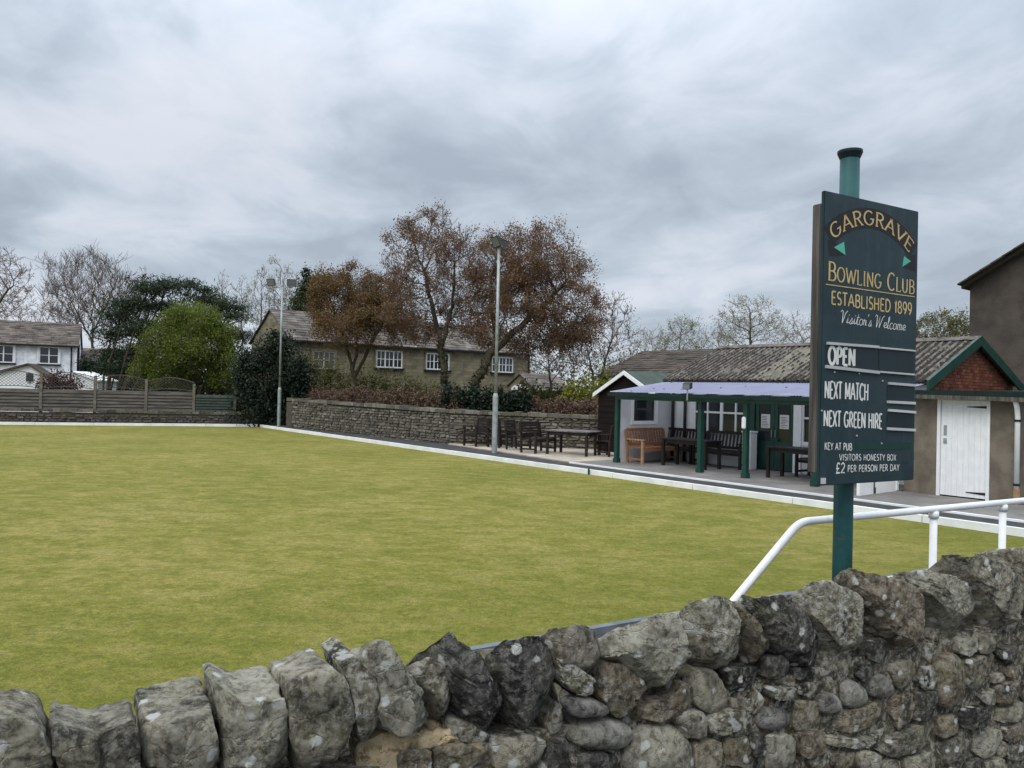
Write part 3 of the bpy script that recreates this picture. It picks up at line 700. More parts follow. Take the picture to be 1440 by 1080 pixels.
# its gabled porch and lean-to
Pp = gx(72, 48.6, 2)
t, P, d, b = house('porch', 'small white gabled porch in front of the whitewashed cottage', Pp, (-0.93, -0.36), 0.01, 0.02, 0, 2.4, 2.41, MT['cottagewhite'], MT['slate_dark']) if False else (None,) * 4
pa = at_y(42, 513, 47.5); pl = at_y(-24, 531, 47.5); pr = at_y(70, 531, 47.5)
t = thing('gabled_porch', 'small white gabled porch in front of the whitewashed cottage', 'porch', (pa[0], 47.5, 0))
m = MB(); pe = (pl[2] + pr[2]) / 2
m.prism([(pl[0], 47.5, 0), (pr[0], 47.5, 0), (pr[0], 47.5, pe), (pa[0], 47.5, pa[2]), (pl[0], 47.5, pe)], (-.9, 2.4, 0)); obj('wall', m, MT['whitewall'], t)
for q in (pl, pr):
    m = MB(); k = 0.0
    a0 = np.array([q[0], 47.3, pe]); a1 = np.array([pa[0], 47.3, pa[2]]); dv = (a1 - a0) / np.linalg.norm(a1 - a0); a0 = a0 - dv * .15
    nn = np.array([-dv[2], 0, dv[0]]); nn = nn if nn[2] > 0 else -nn
    m.prism([a0, a1, a1 + nn * .1, a0 + nn * .1], (-.95, 2.5, 0)); obj('roof', m, MT['slate_dark'], t)
m = MB(); q = at_y(41, 527, 47.4); m.box(q[0] - .2, q[0] + .2, 47.42, 47.48, q[2] - .4, q[2] + .1); obj('window', m, MT['glass'], t)
q0 = at_y(103, 524, 49.5); q1 = at_y(137, 536, 49.5)
t = thing('lean_to', 'low white lean-to with a sloping top at the cottage end', 'lean-to', (q0[0], 49.5, 0))
m = MB(); m.prism([(q0[0], 49.5, 0), (q1[0], 49.5, 0), (q1[0], 49.5, q1[2]), (q0[0], 49.5, q0[2])], (0, 2.4, 0)); obj('wall', m, MT['whitewall'], t)
m = MB(); m.prism([(q0[0], 49.4, q0[2] + .01), (q1[0] + .1, 49.4, q1[2] - .03), (q1[0] + .1, 49.4, q1[2] + .06), (q0[0], 49.4, q0[2] + .1)], (0, 2.6, 0)); obj('roof', m, MT['whiteboard'], t)
q0 = at_y(82, 518, 50.2)
# small grey outbuilding between cottage and pine
Pg = gx(200, 57, 2)
house('stone_barn', 'small grey stone barn behind the pine, right of the cottage', Pg, (-.97, -.24), 5.0, 4, 0, 3.5, 4.4, MT['greystone'], MT['slate_white'], seed=8)

# stone house in the middle
Ph = gx(745, 52.0, 3); dh = np.array([-0.785, -0.62])
t, P, d, b = house('stone_house', 'long mossy sandstone house behind the copper trees', Ph, dh, 16.8, 6.0, 0, 4.55, 6.30, MT['housestone'], MT['slate_grey'], seed=4, course=0.3)
for px, w in ((547, 1.75), (615, 1.7), (706, 1.75)):
    casement(t, P, d, b, along(P, d, px, 3.6), 3.72 if px > 560 else 3.72, w, 1.02, 3, 2, 2, 'glass', 'iron')
casement(t, P, d, b, along(P, d, 455, 3.4), 3.5, 1.3, 1.0, 2, 2, 2, 'glasspale', 'iron', 'patio')
m = MB(); m.tube(P + d * .15 - b * .07 + UP * .2, P + d * .15 - b * .07 + UP * 4.4, 0.05); obj('drainpipe', m, MT['iron'], t)
m = MB(); cx_ = P + d * 10 + b * 3; m.frame_box(cx_ + UP * 6.5, d * .45, b * .35, UP * .5)
# low slate outhouse at its right end
Po = gx(800, 50.5, 2)
house('slate_outhouse', 'low slate roofed outhouse beside the stone house', Po, dh, 2.9, 3.0, 0, 2.15, 3.1, MT['housestone'], MT['slate_grey'], seed=9)
# white porch on the house front, half hidden by the bushes
pw = at_y(731, 545, 44)
t = thing('white_porch', 'small white porch half hidden by bushes below the stone house windows', 'porch', (pw[0], 44, 0))
m = MB(); w_ = .5
m.prism([(pw[0] - w_, 44, 0), (pw[0] + w_, 44, 0), (pw[0] + w_, 44, 2.1)] + [(pw[0] + w_ * math.cos(a), 44, 2.1 + .32 * math.sin(a)) for a in np.linspace(.2, math.pi - .2, 9)] + [(pw[0] - w_, 44, 2.1)], (0, 2.0, 0)); obj('wall', m, MT['whitewall'], t)
for k in (-1, 1):
    m = MB(); m.box(pw[0] + k * .24 - .18, pw[0] + k * .24 + .18, 43.95, 43.99, 1.2, 2.1); obj('window', m, MT['glass'], t)

# long low building behind the clubhouse
s0, s1 = s_at(1012, 16, 3.0), s_at(845, 16, 3.0)
Pb = S(s0, 16)
house('long_barn', 'long low building with brown mossy slate roof behind the clubhouse', Pb, -E1, s0 - s1, 6.5, 0, 3.0, 4.35, MT['greystone'], MT['slate_dark'], seed=11, course=0.3)
q = S(s_at(923, 19.2, 4.4), 19.2, 4.35); m = MB(); m.lathe(q, [(.13, -0.05), (.12, .45), (.15, .47), (.15, .6), (.1, .62)], 10)
# dark house on the right
sH = s_at(1363, 10.6, 4.0)
t = thing('dark_house', 'tall dark pebbledashed house gable at the right edge behind the store', 'house', S(sH, 10.6, 0))
ze, zr = 5.42, 7.95; half = 4.4
m = MB(); m.prism([S(sH, 10.6, 0), S(sH + 2 * half, 10.6, 0), S(sH + 2 * half, 10.6, ze), S(sH + half, 10.6, zr), S(sH, 10.6, ze)], E2v * 9)
obj('wall', m, MT['pebbledash'], t)
for k, (sa, sb) in enumerate(((sH - .14, sH + half), (sH + 2 * half + .22, sH + half))):
    m = MB(); zl = ze - .13
    m.prism([S(sa, 10.35, zl), S(sb, 10.35, zr), S(sb, 10.35, zr + .10), S(sa, 10.35, zl + .10)], E2v * 9.5); obj('roof', m, MT['slate_dark'], t)
    if k == 0:
        m = MB()
        for i in range(16):
            f = i / 16; m.frame_box(S(sa + (sb - sa) * (f + .03), 10.3, zl + (zr - zl) * (f + .03) + .125), E1v * .17 + UP * .095, E2v * .14, UP * .022)
        obj('verge_slates', m, MT['slate_dark'], t)

# ------------------------------------------------------------------ clubhouse
ZF = PATH_Z + 0.03
SL, SR = 22.1, 29.35                     # left and right ends
WF, WB, WRG = 4.1, 9.0, 6.55             # front wall, back wall, ridge line
Z_EV, Z_RG = 2.49, 3.50
WP_, WEV = 1.85, 1.62                    # post line and veranda eaves
ZVE = 2.06
club = thing('clubhouse', 'low bowling clubhouse with sky-tinted veranda roof and dark green posts', 'clubhouse', S(25.5, 5, ZF))
P_ = lambda nm, m, mat, par=club, **k: obj(nm, m, MT[mat], par, **k)
# front wall pieces between openings
s_w0 = s_at(976, WF); s_d0 = s_at(1062, WF); s_d1 = s_at(1117, WF); s_p1 = s_at(1128, WF)
m = MB(); m.sbox(SL, s_w0, WF, WF + .15, ZF - .1, Z_EV - .03); P_('wall', m, 'whitewall')
m = MB(); m.sbox(s_w0, s_d0 - .12, WF, WF + .15, ZF - .1, ZF + .85); P_('wall', m, 'whitewall')
m = MB(); m.sbox(s_w0, SR, WF + .02, WF + .15, 2.05, Z_EV - .03); P_('fascia_wall', m, 'whitewall')
m = MB(); m.sbox(s_p1, SR, WF, WF + .15, ZF - .1, ZF + .75); P_('wall', m, 'whitewall')
m = MB(); m.sbox(SL, SR, WB - .15, WB, ZF - .1, Z_EV - .03); P_('back_wall', m, 'roughcast')
m = MB(); m.prism([S(SL, WF + .15, ZF - .1), S(SL, WB - .15, ZF - .1), S(SL, WB - .15, Z_EV), S(SL, WRG, Z_RG - .06), S(SL, WF + .15, Z_EV)], E1v * .15); P_('end_wall', m, 'roughcast')
m = MB(); m.prism([S(SR - .15, WF + .15, ZF - .1), S(SR - .15, WB - .15, ZF - .1), S(SR - .15, WB - .15, Z_EV), S(SR - .15, WRG, Z_RG - .06), S(SR - .15, WF + .15, Z_EV)], E1v * .13); P_('end_wall', m, 'mortar_dark')
bk = MB(); z = 2.2; row = 0
while z < Z_RG - .1:
    f = (z + .07 - Z_EV) / (Z_RG - Z_EV); f = max(0, f)
    wa, wb = WF + .1 + (WRG - WF) * f, WB - .1 - (WB - WRG) * f
    x = wa - (row % 2) * .115
    while x < wb:
        a, bb = max(x, wa), min(x + .215, wb)
        if bb - a > .03: bk.sbox(SR - .03, SR + random.uniform(-.002, .004), a + .005, bb - .005, z + .005, z + .068)
        x += .225
    z += .075; row += 1
P_('brickwork', bk, 'brick', kind='stuff')
# dark floor/ceiling void inside: back partition keeps the room dark
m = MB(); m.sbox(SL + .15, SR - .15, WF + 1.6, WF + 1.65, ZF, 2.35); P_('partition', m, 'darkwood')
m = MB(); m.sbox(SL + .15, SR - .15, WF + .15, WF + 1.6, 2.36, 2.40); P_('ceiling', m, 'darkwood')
# main roof: corrugated cement sheets, one part each
def corrugated(s0, s1, wa, za, wb, zb, pitch, amp, nlen=8, sag=0.0, n_per=6, th=0.012, shell=True):
    m = MB(); n = max(6, int((s1 - s0) / pitch * n_per)); 
    dn = np.cross(E1v, (S(0, wb, zb) - S(0, wa, za))); dn /= np.linalg.norm(dn); dn = dn if dn[2] > 0 else -dn
    top = []
    for j in range(nlen + 1):
        for i in range(n + 1):
            s = s0 + (s1 - s0) * i / n; f = j / nlen
            p = S(s, wa + (wb - wa) * f, za + (zb - za) * f) + dn * (amp * math.cos(2 * math.pi * s / pitch) + random.uniform(-1, 1) * amp * .08)
            top.append(p)
    if not shell:
        m.v = [tuple(p) for p in top]; m.f = [(j * (n + 1) + i, j * (n + 1) + i + 1, (j + 1) * (n + 1) + i + 1, (j + 1) * (n + 1) + i) for j in range(nlen) for i in range(n)]; return m, dn
    bot = [p - dn * th for p in top]; k = len(top); m.v = [tuple(p) for p in top + bot]
    for j in range(nlen):
        for i in range(n):
            a = j * (n + 1) + i; q = (a, a + 1, a + n + 2, a + n + 1); m.f.append(q); m.f.append(tuple(v + k for v in q[::-1]))
    for i in range(n):
        m.f.append((i, i + k, i + 1 + k, i + 1)); a = nlen * (n + 1) + i; m.f.append((a, a + 1, a + 1 + k, a + k))
    for j in range(nlen):
        a = j * (n + 1); m.f.append((a, a + n + 1, a + n + 1 + k, a + k)); a += n; m.f.append((a, a + k, a + n + 1 + k, a + n + 1))
    return m, dn
edges = [SL - .1]; 
s_l0, s_l1 = s_at(1092, 5.3, 3), s_at(1140, 5.3, 3)
while edges[-1] < s_l0 - .5: edges.append(edges[-1] + .93)
edges[-1] = s_l0; edges += [s_l1]
while edges[-1] < SR - .3: edges.append(edges[-1] + .93)
edges[-1] = SR + .12
rise_f = (Z_RG - Z_EV) / (WRG - WF); wev_m, zev_m = WF - .16, Z_EV - .16 * rise_f + .05
sheets = []
for i in range(len(edges) - 1):
    a, bb = edges[i], edges[i + 1]
    lit = abs(a - s_l0) < .01
    m, dn = corrugated(a, bb - .004, wev_m, zev_m, WRG, Z_RG + .05, .172, .026 if not lit else .022)
    o = P_('roof_sheet', m, 'rooflight' if lit else 'asbestos', smooth=True, fix=False)
    if lit: o['label'] = 'yellowed translucent roof sheet'
    sheets.append((a, bb, lit))
m, _ = corrugated(SL - .1, SR + .12, WB + .16, zev_m, WRG, Z_RG + .05, .172, .026); P_('rear_roof_sheet', m, 'asbestos', smooth=True, fix=False)
mo = MB()
for (a, bb, lit) in sheets:
    for _ in range(int((bb - a) * (200 if lit else 1100))):
        s = random.uniform(a, bb); k = round(s / .172 - .5); s = (k + .5 + random.gauss(0, .17)) * .172
        if not (a < s < bb): continue
        f = random.random(); f2 = random.random()
        if noise.noise((s * .9, f * 3, 2.0)) < -.15 and f2 < .8: continue
        p = S(s, wev_m + (WRG - wev_m) * f, zev_m + (Z_RG + .05 - zev_m) * f) - UP * .012
        r = random.uniform(.018, .058)
        ring = [p + E1v * r * .8 * math.cos(q) * random.uniform(.7, 1.2) + (E2v + UP * .47) * r * 1.5 * math.sin(q) * random.uniform(.7, 1.2) for q in np.linspace(0, 2 * math.pi, 6)[:-1]]
        mo.add(ring + [p + dn * r * random.uniform(.7, 1.1)], [(i, (i + 1) % 5, 5) for i in range(5)])
P_('roof_moss', mo, 'roofmoss', kind='stuff')
m = MB(); x = SL - .1
while x < SR + .1:
    q = S(x, WRG, Z_RG + .07); x1 = min(x + .9, SR + .14)
    m.prism([q - E2v * .2 - UP * .06, q - E2v * .06 + UP * .035, q + E2v * .06 + UP * .035, q + E2v * .2 - UP * .06], E1v * (x1 - x - .012)); x = x1
P_('ridge_capping', m, 'asbestos')
m = MB(); m.prism([S(SL - .13, wev_m - .02, zev_m + .03), S(SL - .13, WRG, Z_RG + .09), S(SL - .13, WRG, Z_RG - .07), S(SL - .13, wev_m - .02, zev_m - .11)], -E1v * .03); P_('bargeboard', m, 'greywood')
for (wa, wb) in ((wev_m - .12, WRG), (WB + .28, WRG)):
    m = MB(); za = zev_m - .055
    m.prism([S(SR + .125, wa, za - .17), S(SR + .125, wb, Z_RG - .13), S(SR + .125, wb, Z_RG + .11), S(SR + .125, wa, za + .06)], E1v * .05); P_('bargeboard', m, 'green')
m = MB(); m.sbox(SL - .1, SR + .1, wev_m - .05, wev_m + .03, zev_m - .10, zev_m - .035); P_('gutter', m, 'iron')
# veranda roof, in sheets
x = SL - .05; zvt = Z_EV - .065
while x < SR - .1:
    x1 = min(x + 1.05, SR + .05); x1 = SR + .05 if SR - x1 < .4 else x1
    m, dv = corrugated(x, x1 - .004, WEV, ZVE + .02, WF + .0, zvt, .076, .009, 5, n_per=5, shell=False); P_('veranda_sheet', m, 'veranda', smooth=True, fix=False); x = x1
m = MB(); fleck = MB()
for _ in range(26):
    f = random.random() ** 0.7; s = random.uniform(SL, SR); p = S(s, WEV + (WF - WEV) * f, ZVE + .02 + (zvt - ZVE - .02) * f) + UP * .012
    r = random.uniform(.008, .02); fleck.frame_box(p, E1v * r, E2v * r * 1.4, UP * .008)
P_('fallen_leaves', fleck, 'roofmoss', kind='stuff')
m = MB(); m.sbox(SL - .06, SR + .06, WEV - .07, WEV + .02, ZVE - .10, ZVE - .005); P_('veranda_gutter', m, 'greendark')
m = MB(); m.sbox(SL, SR, WP_ - .05, WP_ + .05, ZVE - .19, ZVE - .06); P_('veranda_beam', m, 'green')
for px in (876, 985, 1049, 1147, 1216):
    s = s_at(px, WP_); 
    if px == 1216: s = SR - .06
    if px == 876: s = SL + .05
    m = MB(); m.sbox(s - .06, s + .06, WP_ - .06, WP_ + .06, ZF, ZVE - .19); po = P_('veranda_post', m, 'green', bevel=.008)
    m = MB(); m.sbox(s - .075, s + .075, WP_ - .075, WP_ + .075, ZF, ZF + .12); obj('post_foot', m, MT['green'], po)
    if px == 1049:
        m = MB(); m.sbox(s - .05, s + .05, WP_ - .13, WP_ - .065, 1.28, 1.56); o = obj('lamp_box', m, MT['white'], po, bevel=.02)
for s in np.linspace(SL + .5, SR - .5, 9):
    m = MB(); m.beam(S(s, WP_, ZVE - .07), S(s, WF, zvt - .06), .05, .08); P_('rafter', m, 'greendark')
# left end screen with its window
wa, wb = WP_ + .08, WF
m = MB()
ws0, ws1, zw0, zw1 = 2.42, 3.45, 1.22, 1.98
m.sbox(SL - .04, SL + .04, wa, wb, ZF, zw0); m.sbox(SL - .038, SL + .038, wa, ws0, zw0, zw1); m.sbox(SL - .038, SL + .038, ws1, wb, zw0, zw1); m.sbox(SL - .04, SL + .04, wa, wb, zw1, 2.02)
P_('screen_wall', m, 'screenwall')
fr = MB()
for (a0, a1, b0, b1) in ((ws0 - .04, ws1 + .04, zw0 - .05, zw0 + .05), (ws0 - .04, ws1 + .04, zw1 - .05, zw1 + .02), (ws0 - .04, ws0 + .07, zw0 + .05, zw1 - .05), (ws1 - .07, ws1 + .04, zw0 + .05, zw1 - .05)):
    fr.sbox(SL - .03, SL + .065, a0, a1, b0, b1)
fo = P_('window', fr, 'brightwhite')
m = MB(); m.sbox(SL - .01, SL + .01, ws0 + .07, ws1 - .07, zw0 + .05, zw1 - .05); obj('pane', m, MT['glass'], fo)
# dark downpipes on the front wall
for px in (946, 963):
    s = s_at(px, WF - .06); m = MB(); m.tube(S(s, WF - .07, ZF), S(s, WF - .07, 2.3), .045); P_('downpipe', m, 'iron', smooth=True)
# big front window: frame, glazing bars, panes
def front_window(sa, sb, z0, z1, nl, rail=.55):
    fr = MB(); ww = .07
    fr.sbox(sa, sb, WF - .02, WF + .08, z0 - .04, z0 + .05); fr.sbox(sa, sb, WF - .02, WF + .08, z1 - .05, z1 + .03)
    for i in range(nl + 1):
        c = sa + (sb - sa) * i / nl; k = .045 if i % 2 == 0 else .022
        fr.sbox(max(sa, c - k), min(sb, c + k), WF - .018, WF + .06, z0 + .05, z1 - .05)
    zr_ = z0 + (z1 - z0) * rail; fr.sbox(sa, sb, WF - .014, WF + .055, zr_ - .025, zr_ + .025)
    fo = P_('window', fr, 'white')
    for i in range(nl):
        a, bb = sa + (sb - sa) * i / nl + .03, sa + (sb - sa) * (i + 1) / nl - .03
        for (q0, q1) in ((z0 + .05, zr_ - .025), (zr_ + .025, z1 - .05)):
            g_ = MB(); g_.sbox(a, bb, WF + .02, WF + .03, q0, q1); obj('pane', g_, MT['glass'], fo)
front_window(s_w0, s_d0 - .15, ZF + .85, 2.05, 4)
front_window(s_p1, SR - .1, ZF + .75, 2.05, 4)
# double door
m = MB(); m.sbox(s_d0 - .15, s_d0, WF - .05, WF + .12, ZF, 2.05); P_('door_post', m, 'green')
m = MB(); m.sbox(s_d1, s_p1, WF - .06, WF + .12, ZF, 2.05); P_('door_post', m, 'white')
sm = (s_d0 + s_d1) / 2
for k, (a, bb) in enumerate(((s_d0 + .01, sm - .005), (sm + .005, s_d1 - .01))):
    dm = MB(); q = .10
    dm.sbox(a, bb, WF - .01, WF + .035, ZF + .02, ZF + .75)
    dm.sbox(a, a + q, WF - .01, WF + .035, ZF + .75, 2.03); dm.sbox(bb - q, bb, WF - .01, WF + .035, ZF + .75, 2.03); dm.sbox(a + q, bb - q, WF - .01, WF + .035, 1.9, 2.03)
    dm.sbox(a + q, bb - q, WF - .02, WF - .01, ZF + .12, ZF + .62)
    do = P_('door', dm, 'green')
    m = MB(); m.sbox(a + q, bb - q, WF + .008, WF + .018, ZF + .75, 1.9); obj('pane', m, MT['glass'], do)
    m = MB(); cs = (a + bb) / 2 + (.0 if k else .02); m.sbox(cs - .13, cs + .13, WF - .004, WF + .004, 1.22, 1.58)
    no = obj('notice', m, MT['paper'], do)
    m = MB()
    for i in range(7):
        m.sbox(cs - .10, cs + .10 - random.uniform(0, .08), WF - .007, WF - .005, 1.26 + i * .042, 1.26 + i * .042 + .013)
    nm = obj('notice_print', m, MT['ink'], do)
    m = MB(); hs = bb - .05 if k == 0 else a + .05; m.tube(S(hs, WF - .05, 1.0), S(hs, WF - .05, 1.18), .012); obj('handle', m, MT['galv'], do)
# right end screen, white
m = MB(); m.sbox(SR - .03, SR + .03, WP_ - .62, WP_ - .07, ZF, ZF + .30); P_('low_screen', m, 'whiteboard')
m = MB(); m.sbox(SR - .03, SR + .03, WP_ + .065, 2.83, ZF, 2.0); P_('screen_wall', m, 'whitewall')
m = MB(); m.sbox(SR - .05, SR + .05, 2.72, 2.80, ZF + .02, 2.12); P_('corner_post', m, 'white')
# lamp on the veranda roof
sl_ = s_at(981, WEV + .3, 2.2)
fl = thing('veranda_floodlight', 'small floodlight on a short stalk on the edge of the veranda roof', 'floodlight', S(sl_, WEV - .09, 1.9))
m = MB(); m.tube(S(sl_, WEV - .09, 1.9), S(sl_, WEV - .09, 2.2), .02); obj('stalk', m, MT['galv'], fl)
m = MB(); m.frame_box(S(sl_, WEV - .09, 2.26), E1v * .12, E2v * .05 + UP * .02, UP * .075); hd = obj('lamp_head', m, MT['lampblack'], fl, bevel=.01)
m = MB(); m.frame_box(S(sl_, WEV - .145, 2.24), E1v * .105, E2v * .006, UP * .06); obj('lens', m, MT['lens'], hd)
# white bin by the door, small stone by the post
sbn = s_at(1056, WF - .25)
bt = thing('white_cabinet', 'narrow white cabinet beside the green clubhouse door', 'cabinet', S(sbn, WF - .3, ZF))
m = MB(); m.sbox(sbn - .13, sbn + .13, WF - .45, WF - .16, ZF, ZF + .95); obj('body', m, MT['white'], bt, bevel=.01)
m = MB(); m.sbox(sbn - .15, sbn + .15, WF - .47, WF - .14, ZF + .952, ZF + 1.0); obj('lid', m, MT['whiteboard'], bt, bevel=.01)

# ------------------------------------------------------------------ rendered store with the white door
SA0, SA1 = 29.48, s_at(1429, 2.85, 1.0); WA = 2.85; ZA = 2.12
store = thing('store_building', 'brown roughcast store with a white plank door beside the clubhouse', 'outbuilding', S(30.5, 4, ZF))
sd0, sd1 = s_at(1322, WA, 1.0), s_at(1387, WA, 1.0); zd = ZF + 1.93
m = MB(); m.sbox(SA0, sd0 - .03, WA, WA + .2, ZF - .1, ZA); obj('wall', m, MT['roughcast'], store)
m = MB(); m.sbox(sd1 + .03, SA1, WA, WA + .2, ZF - .1, ZA); obj('wall', m, MT['roughcast'], store)
m = MB(); m.sbox(sd0 - .03, sd1 + .03, WA, WA + .2, zd + .05, ZA); obj('lintel', m, MT['roughcast'], store)
m = MB(); m.sbox(SA1 - .2, SA1, WA + .2, WB, ZF - .1, ZA); obj('wall', m, MT['roughcast'], store)
m = MB(); m.sbox(SA0, SA1 - .2, WB - .2, WB, ZF - .1, ZA); obj('wall', m, MT['roughcast'], store)
m = MB(); m.prism([S(SR + .19, WA - .12, ZA + .05), S(SR + .19, WB, ZA + .16), S(SR + .19, WB, ZA + .22), S(SR + .19, WA - .12, ZA + .11)], E1v * (SA1 - SR + .1)); obj('roof', m, MT['felt'], store)
m = MB(); m.sbox(SR + .19, SA1 + .3, WA - .16, WA - .125, ZA - .03, ZA + .13); obj('fascia', m, MT['greendark'], store)
m = MB(); m.beam(S(SR + .1, WA - .22, ZA + .0), S(SA1 + 1.0, WA - .22, ZA - .04), .1, .08); obj('gutter', m, MT['greywood'], store)
m = MB()
for (a, bb, z0, z1) in ((sd0 - .06, sd0, ZF, zd), (sd1, sd1 + .06, ZF, zd), (sd0 - .06, sd1 + .06, zd, zd + .06)): m.sbox(a, bb, WA - .02, WA + .08, z0, z1)
obj('door_frame', m, MT['white'], store)
m = MB(); m.sbox(sd0 + .004, sd1 - .004, WA + .035, WA + .055, ZF + .02, zd - .004); door = obj('door', m, MT['white'], store)
npl = 8
for i in range(npl):
    a = sd0 + .008 + (sd1 - sd0 - .016) * i / npl; bb = sd0 + .008 + (sd1 - sd0 - .016) * (i + 1) / npl
    m = MB(); m.sbox(a + .0012, bb - .0012, WA + .012, WA + .034, ZF + .025, zd - .008); obj('plank', m, MT['white'], door)
for z in (ZF + .12, zd - .13):
    m = MB(); m.prism([S(sd1 - .01, WA + .004, z - .025), S(sd1 - .36, WA + .004, z - .008), S(sd1 - .36, WA + .004, z + .008), S(sd1 - .01, WA + .004, z + .025)], E2v * .008); obj('strap_hinge', m, MT['iron'], door)
m = MB(); m.sbox(sd0 + .07, sd0 + .085, WA - .02, WA + .01, ZF + 1.24, ZF + 1.4); m.sbox(sd0 + .06, sd0 + .12, WA + .004, WA + .01, ZF + 1.22, ZF + 1.42); obj('handle', m, MT['galv'], door)
m = MB(); m.sbox(sd0 + .06, sd0 + .12, WA - .005, WA + .01, ZF + 1.06, ZF + 1.16); obj('lock', m, MT['galv'], door)
m = MB(); sp = SA1 + .04
m.pipe([S(sp, WA - .2, ZA - .05), S(sp, WA - .12, ZA - .18), S(sp, WA - .08, ZA - .35), S(sp, WA - .08, ZF + .3)], .045); obj('drainpipe', m, MT['white'], store, smooth=True)
m = MB(); m.tube(S(sp, WA - .08, ZF), S(sp, WA - .08, ZF + .3), .055); obj('drain_collar', m, MT['palewood'], store)
for z in (ZF + .35, ZF + 1.55):
    m = MB(); m.tube(S(sp, WA - .08, z), S(sp, WA - .08, z + .04), .058); obj('pipe_bracket', m, MT['iron'], store)
m = MB(); m.prism([S(SR + 1.9, 8.0, 2.3), S(SR + 2.5, 8.0, 2.3), S(SR + 2.45, 8.0, 2.56), S(SR + 2.3, 8.0, 2.6)], E2v * .3)
tag(obj('coping_slab', m, MT['patio']), 'pale wedge shaped stone lying on the store roof by the brick gable', 'stone')
# wall going on to the right behind the drainpipe
m = MB(); m.sbox(SA1 + .15, SA1 + 9, 4.6, 4.85, -.05, 2.35)
tag(obj('yard_wall', m, MT['pebbledash']), 'dark rendered yard wall right of the white drainpipe', 'wall')

# ------------------------------------------------------------------ brown shed beside the veranda
WS = 4.35; s0, s1 = s_at(841, WS, 1.5), s_at(921, WS, 1.5); sm = (s0 + s1) / 2; z_e, z_a = 2.04, 2.70; dep = 2.6
sh = thing('garden_shed', 'dark brown boarded shed with white bargeboards beside the veranda', 'shed', S(sm, WS, ZF))
nb = 14
m = MB(); m.prism([S(s0, WS + .03, ZF), S(s1, WS + .03, ZF), S(s1, WS + .03, z_e), S(sm, WS + .03, z_a), S(s0, WS + .03, z_e)], E2v * dep); obj('wall', m, MT['shed'], sh)
for i in range(nb):
    za_, zb_ = ZF + (z_a - ZF) * i / nb, ZF + (z_a - ZF) * (i + 1) / nb
    def half_at(z): return (s1 - s0) / 2 * (1 if z <= z_e else max(.02, (z_a - z) / (z_a - z_e)))
    m = MB(); h0, h1 = half_at(za_), half_at(zb_)
    m.prism([S(sm - h0, WS, za_ + .004), S(sm + h0, WS, za_ + .004), S(sm + h1, WS + .012, zb_ - .002), S(sm - h1, WS + .012, zb_ - .002)], E2v * .017); obj('cladding_board', m, MT['shed'], sh)
for (sa, sb) in ((s0 - .14, sm), (s1 + .14, sm)):
    dz = .14 * (z_a - z_e) / ((s1 - s0) / 2)
    m = MB(); m.prism([S(sa, WS - .09, z_e - dz), S(sb, WS - .09, z_a), S(sb, WS - .09, z_a + .05), S(sa, WS - .09, z_e - dz + .05)], E2v * (dep + .2)); obj('roof', m, MT['felt'], sh)
    m = MB(); m.prism([S(sa, WS - .13, z_e - dz - .07), S(sb, WS - .13, z_a - .07), S(sb, WS - .13, z_a + .06), S(sa, WS - .13, z_e - dz + .06)], E2v * .035); obj('bargeboard', m, MT['white'], sh)

# ------------------------------------------------------------------ furniture (built at the origin facing -Y, then copied)
def local_obj(nm, m, mat, par, **k): return obj(nm, m, MT[mat], par, **k)
def make_chair(width, mat, label, cat='chair', name='garden_armchair', slats=5, horiz=True):
    t = thing(name, label, cat, (0, 0, 0), local=True); W2 = width / 2; D2 = .27
    for sx in (-1, 1):
        m = MB(); m.box(sx * W2 - .03, sx * W2 + .03, -D2 - .03, -D2 + .03, 0, .64); local_obj('leg', m, mat, t)
        m = MB(); m.beam((sx * W2, D2, 0), (sx * W2, D2 + .02, .45), .055, .055, (0, 1, 0)); m.beam((sx * W2, D2 + .02, .45), (sx * W2, D2 + .10, .92), .055, .055, (0, 1, 0)); local_obj('leg', m, mat, t)
        m = MB(); m.box(sx * W2 - .04, sx * W2 + .04, -D2 - .06, D2 + .06, .641, .67); local_obj('armrest', m, mat, t)
        m = MB(); m.box(sx * W2 - .02, sx * W2 + .02, -D2 + .03, D2 - .03, .10, .15); local_obj('side_rail', m, mat, t)
    m = MB(); m.box(-W2 + .03, W2 - .03, -D2 - .02, -D2 + .02, .34, .42); local_obj('front_rail', m, mat, t)
    for i in range(5):
        y = -D2 + .0 + i * .115; m = MB(); m.box(-W2 + .032, W2 - .032, y, y + .095, .425, .45); local_obj('seat_slat', m, mat, t)
    bk0 = np.array([0, D2 + .02, .47]); bk1 = np.array([0, D2 + .10, .92])
    for f in (0.08, .97):
        c = bk0 + (bk1 - bk0) * f; m = MB(); m.box(-W2 + .03, W2 - .03, c[1] - .02, c[1] + .02, c[2] - .04, c[2] + .04); local_obj('back_rail', m, mat, t)
    if horiz:
        for i in range(4):
            c = bk0 + (bk1 - bk0) * (.22 + .19 * i); m = MB(); m.box(-W2 + .032, W2 - .032, c[1] - .012, c[1] + .012, c[2] - .033, c[2] + .033); local_obj('back_slat', m, mat, t)
    else:
        n = max(6, int(width / .11))
        for i in range(n):
            x = -W2 + .06 + (width - .12) * i / (n - 1); a = bk0 + (bk1 - bk0) * .17; c = bk0 + (bk1 - bk0) * .87
            m = MB(); m.beam((x, a[1], a[2]), (x, c[1], c[2]), .055, .02, (0, 1, 0)); local_obj('back_slat', m, mat, t)
    return t
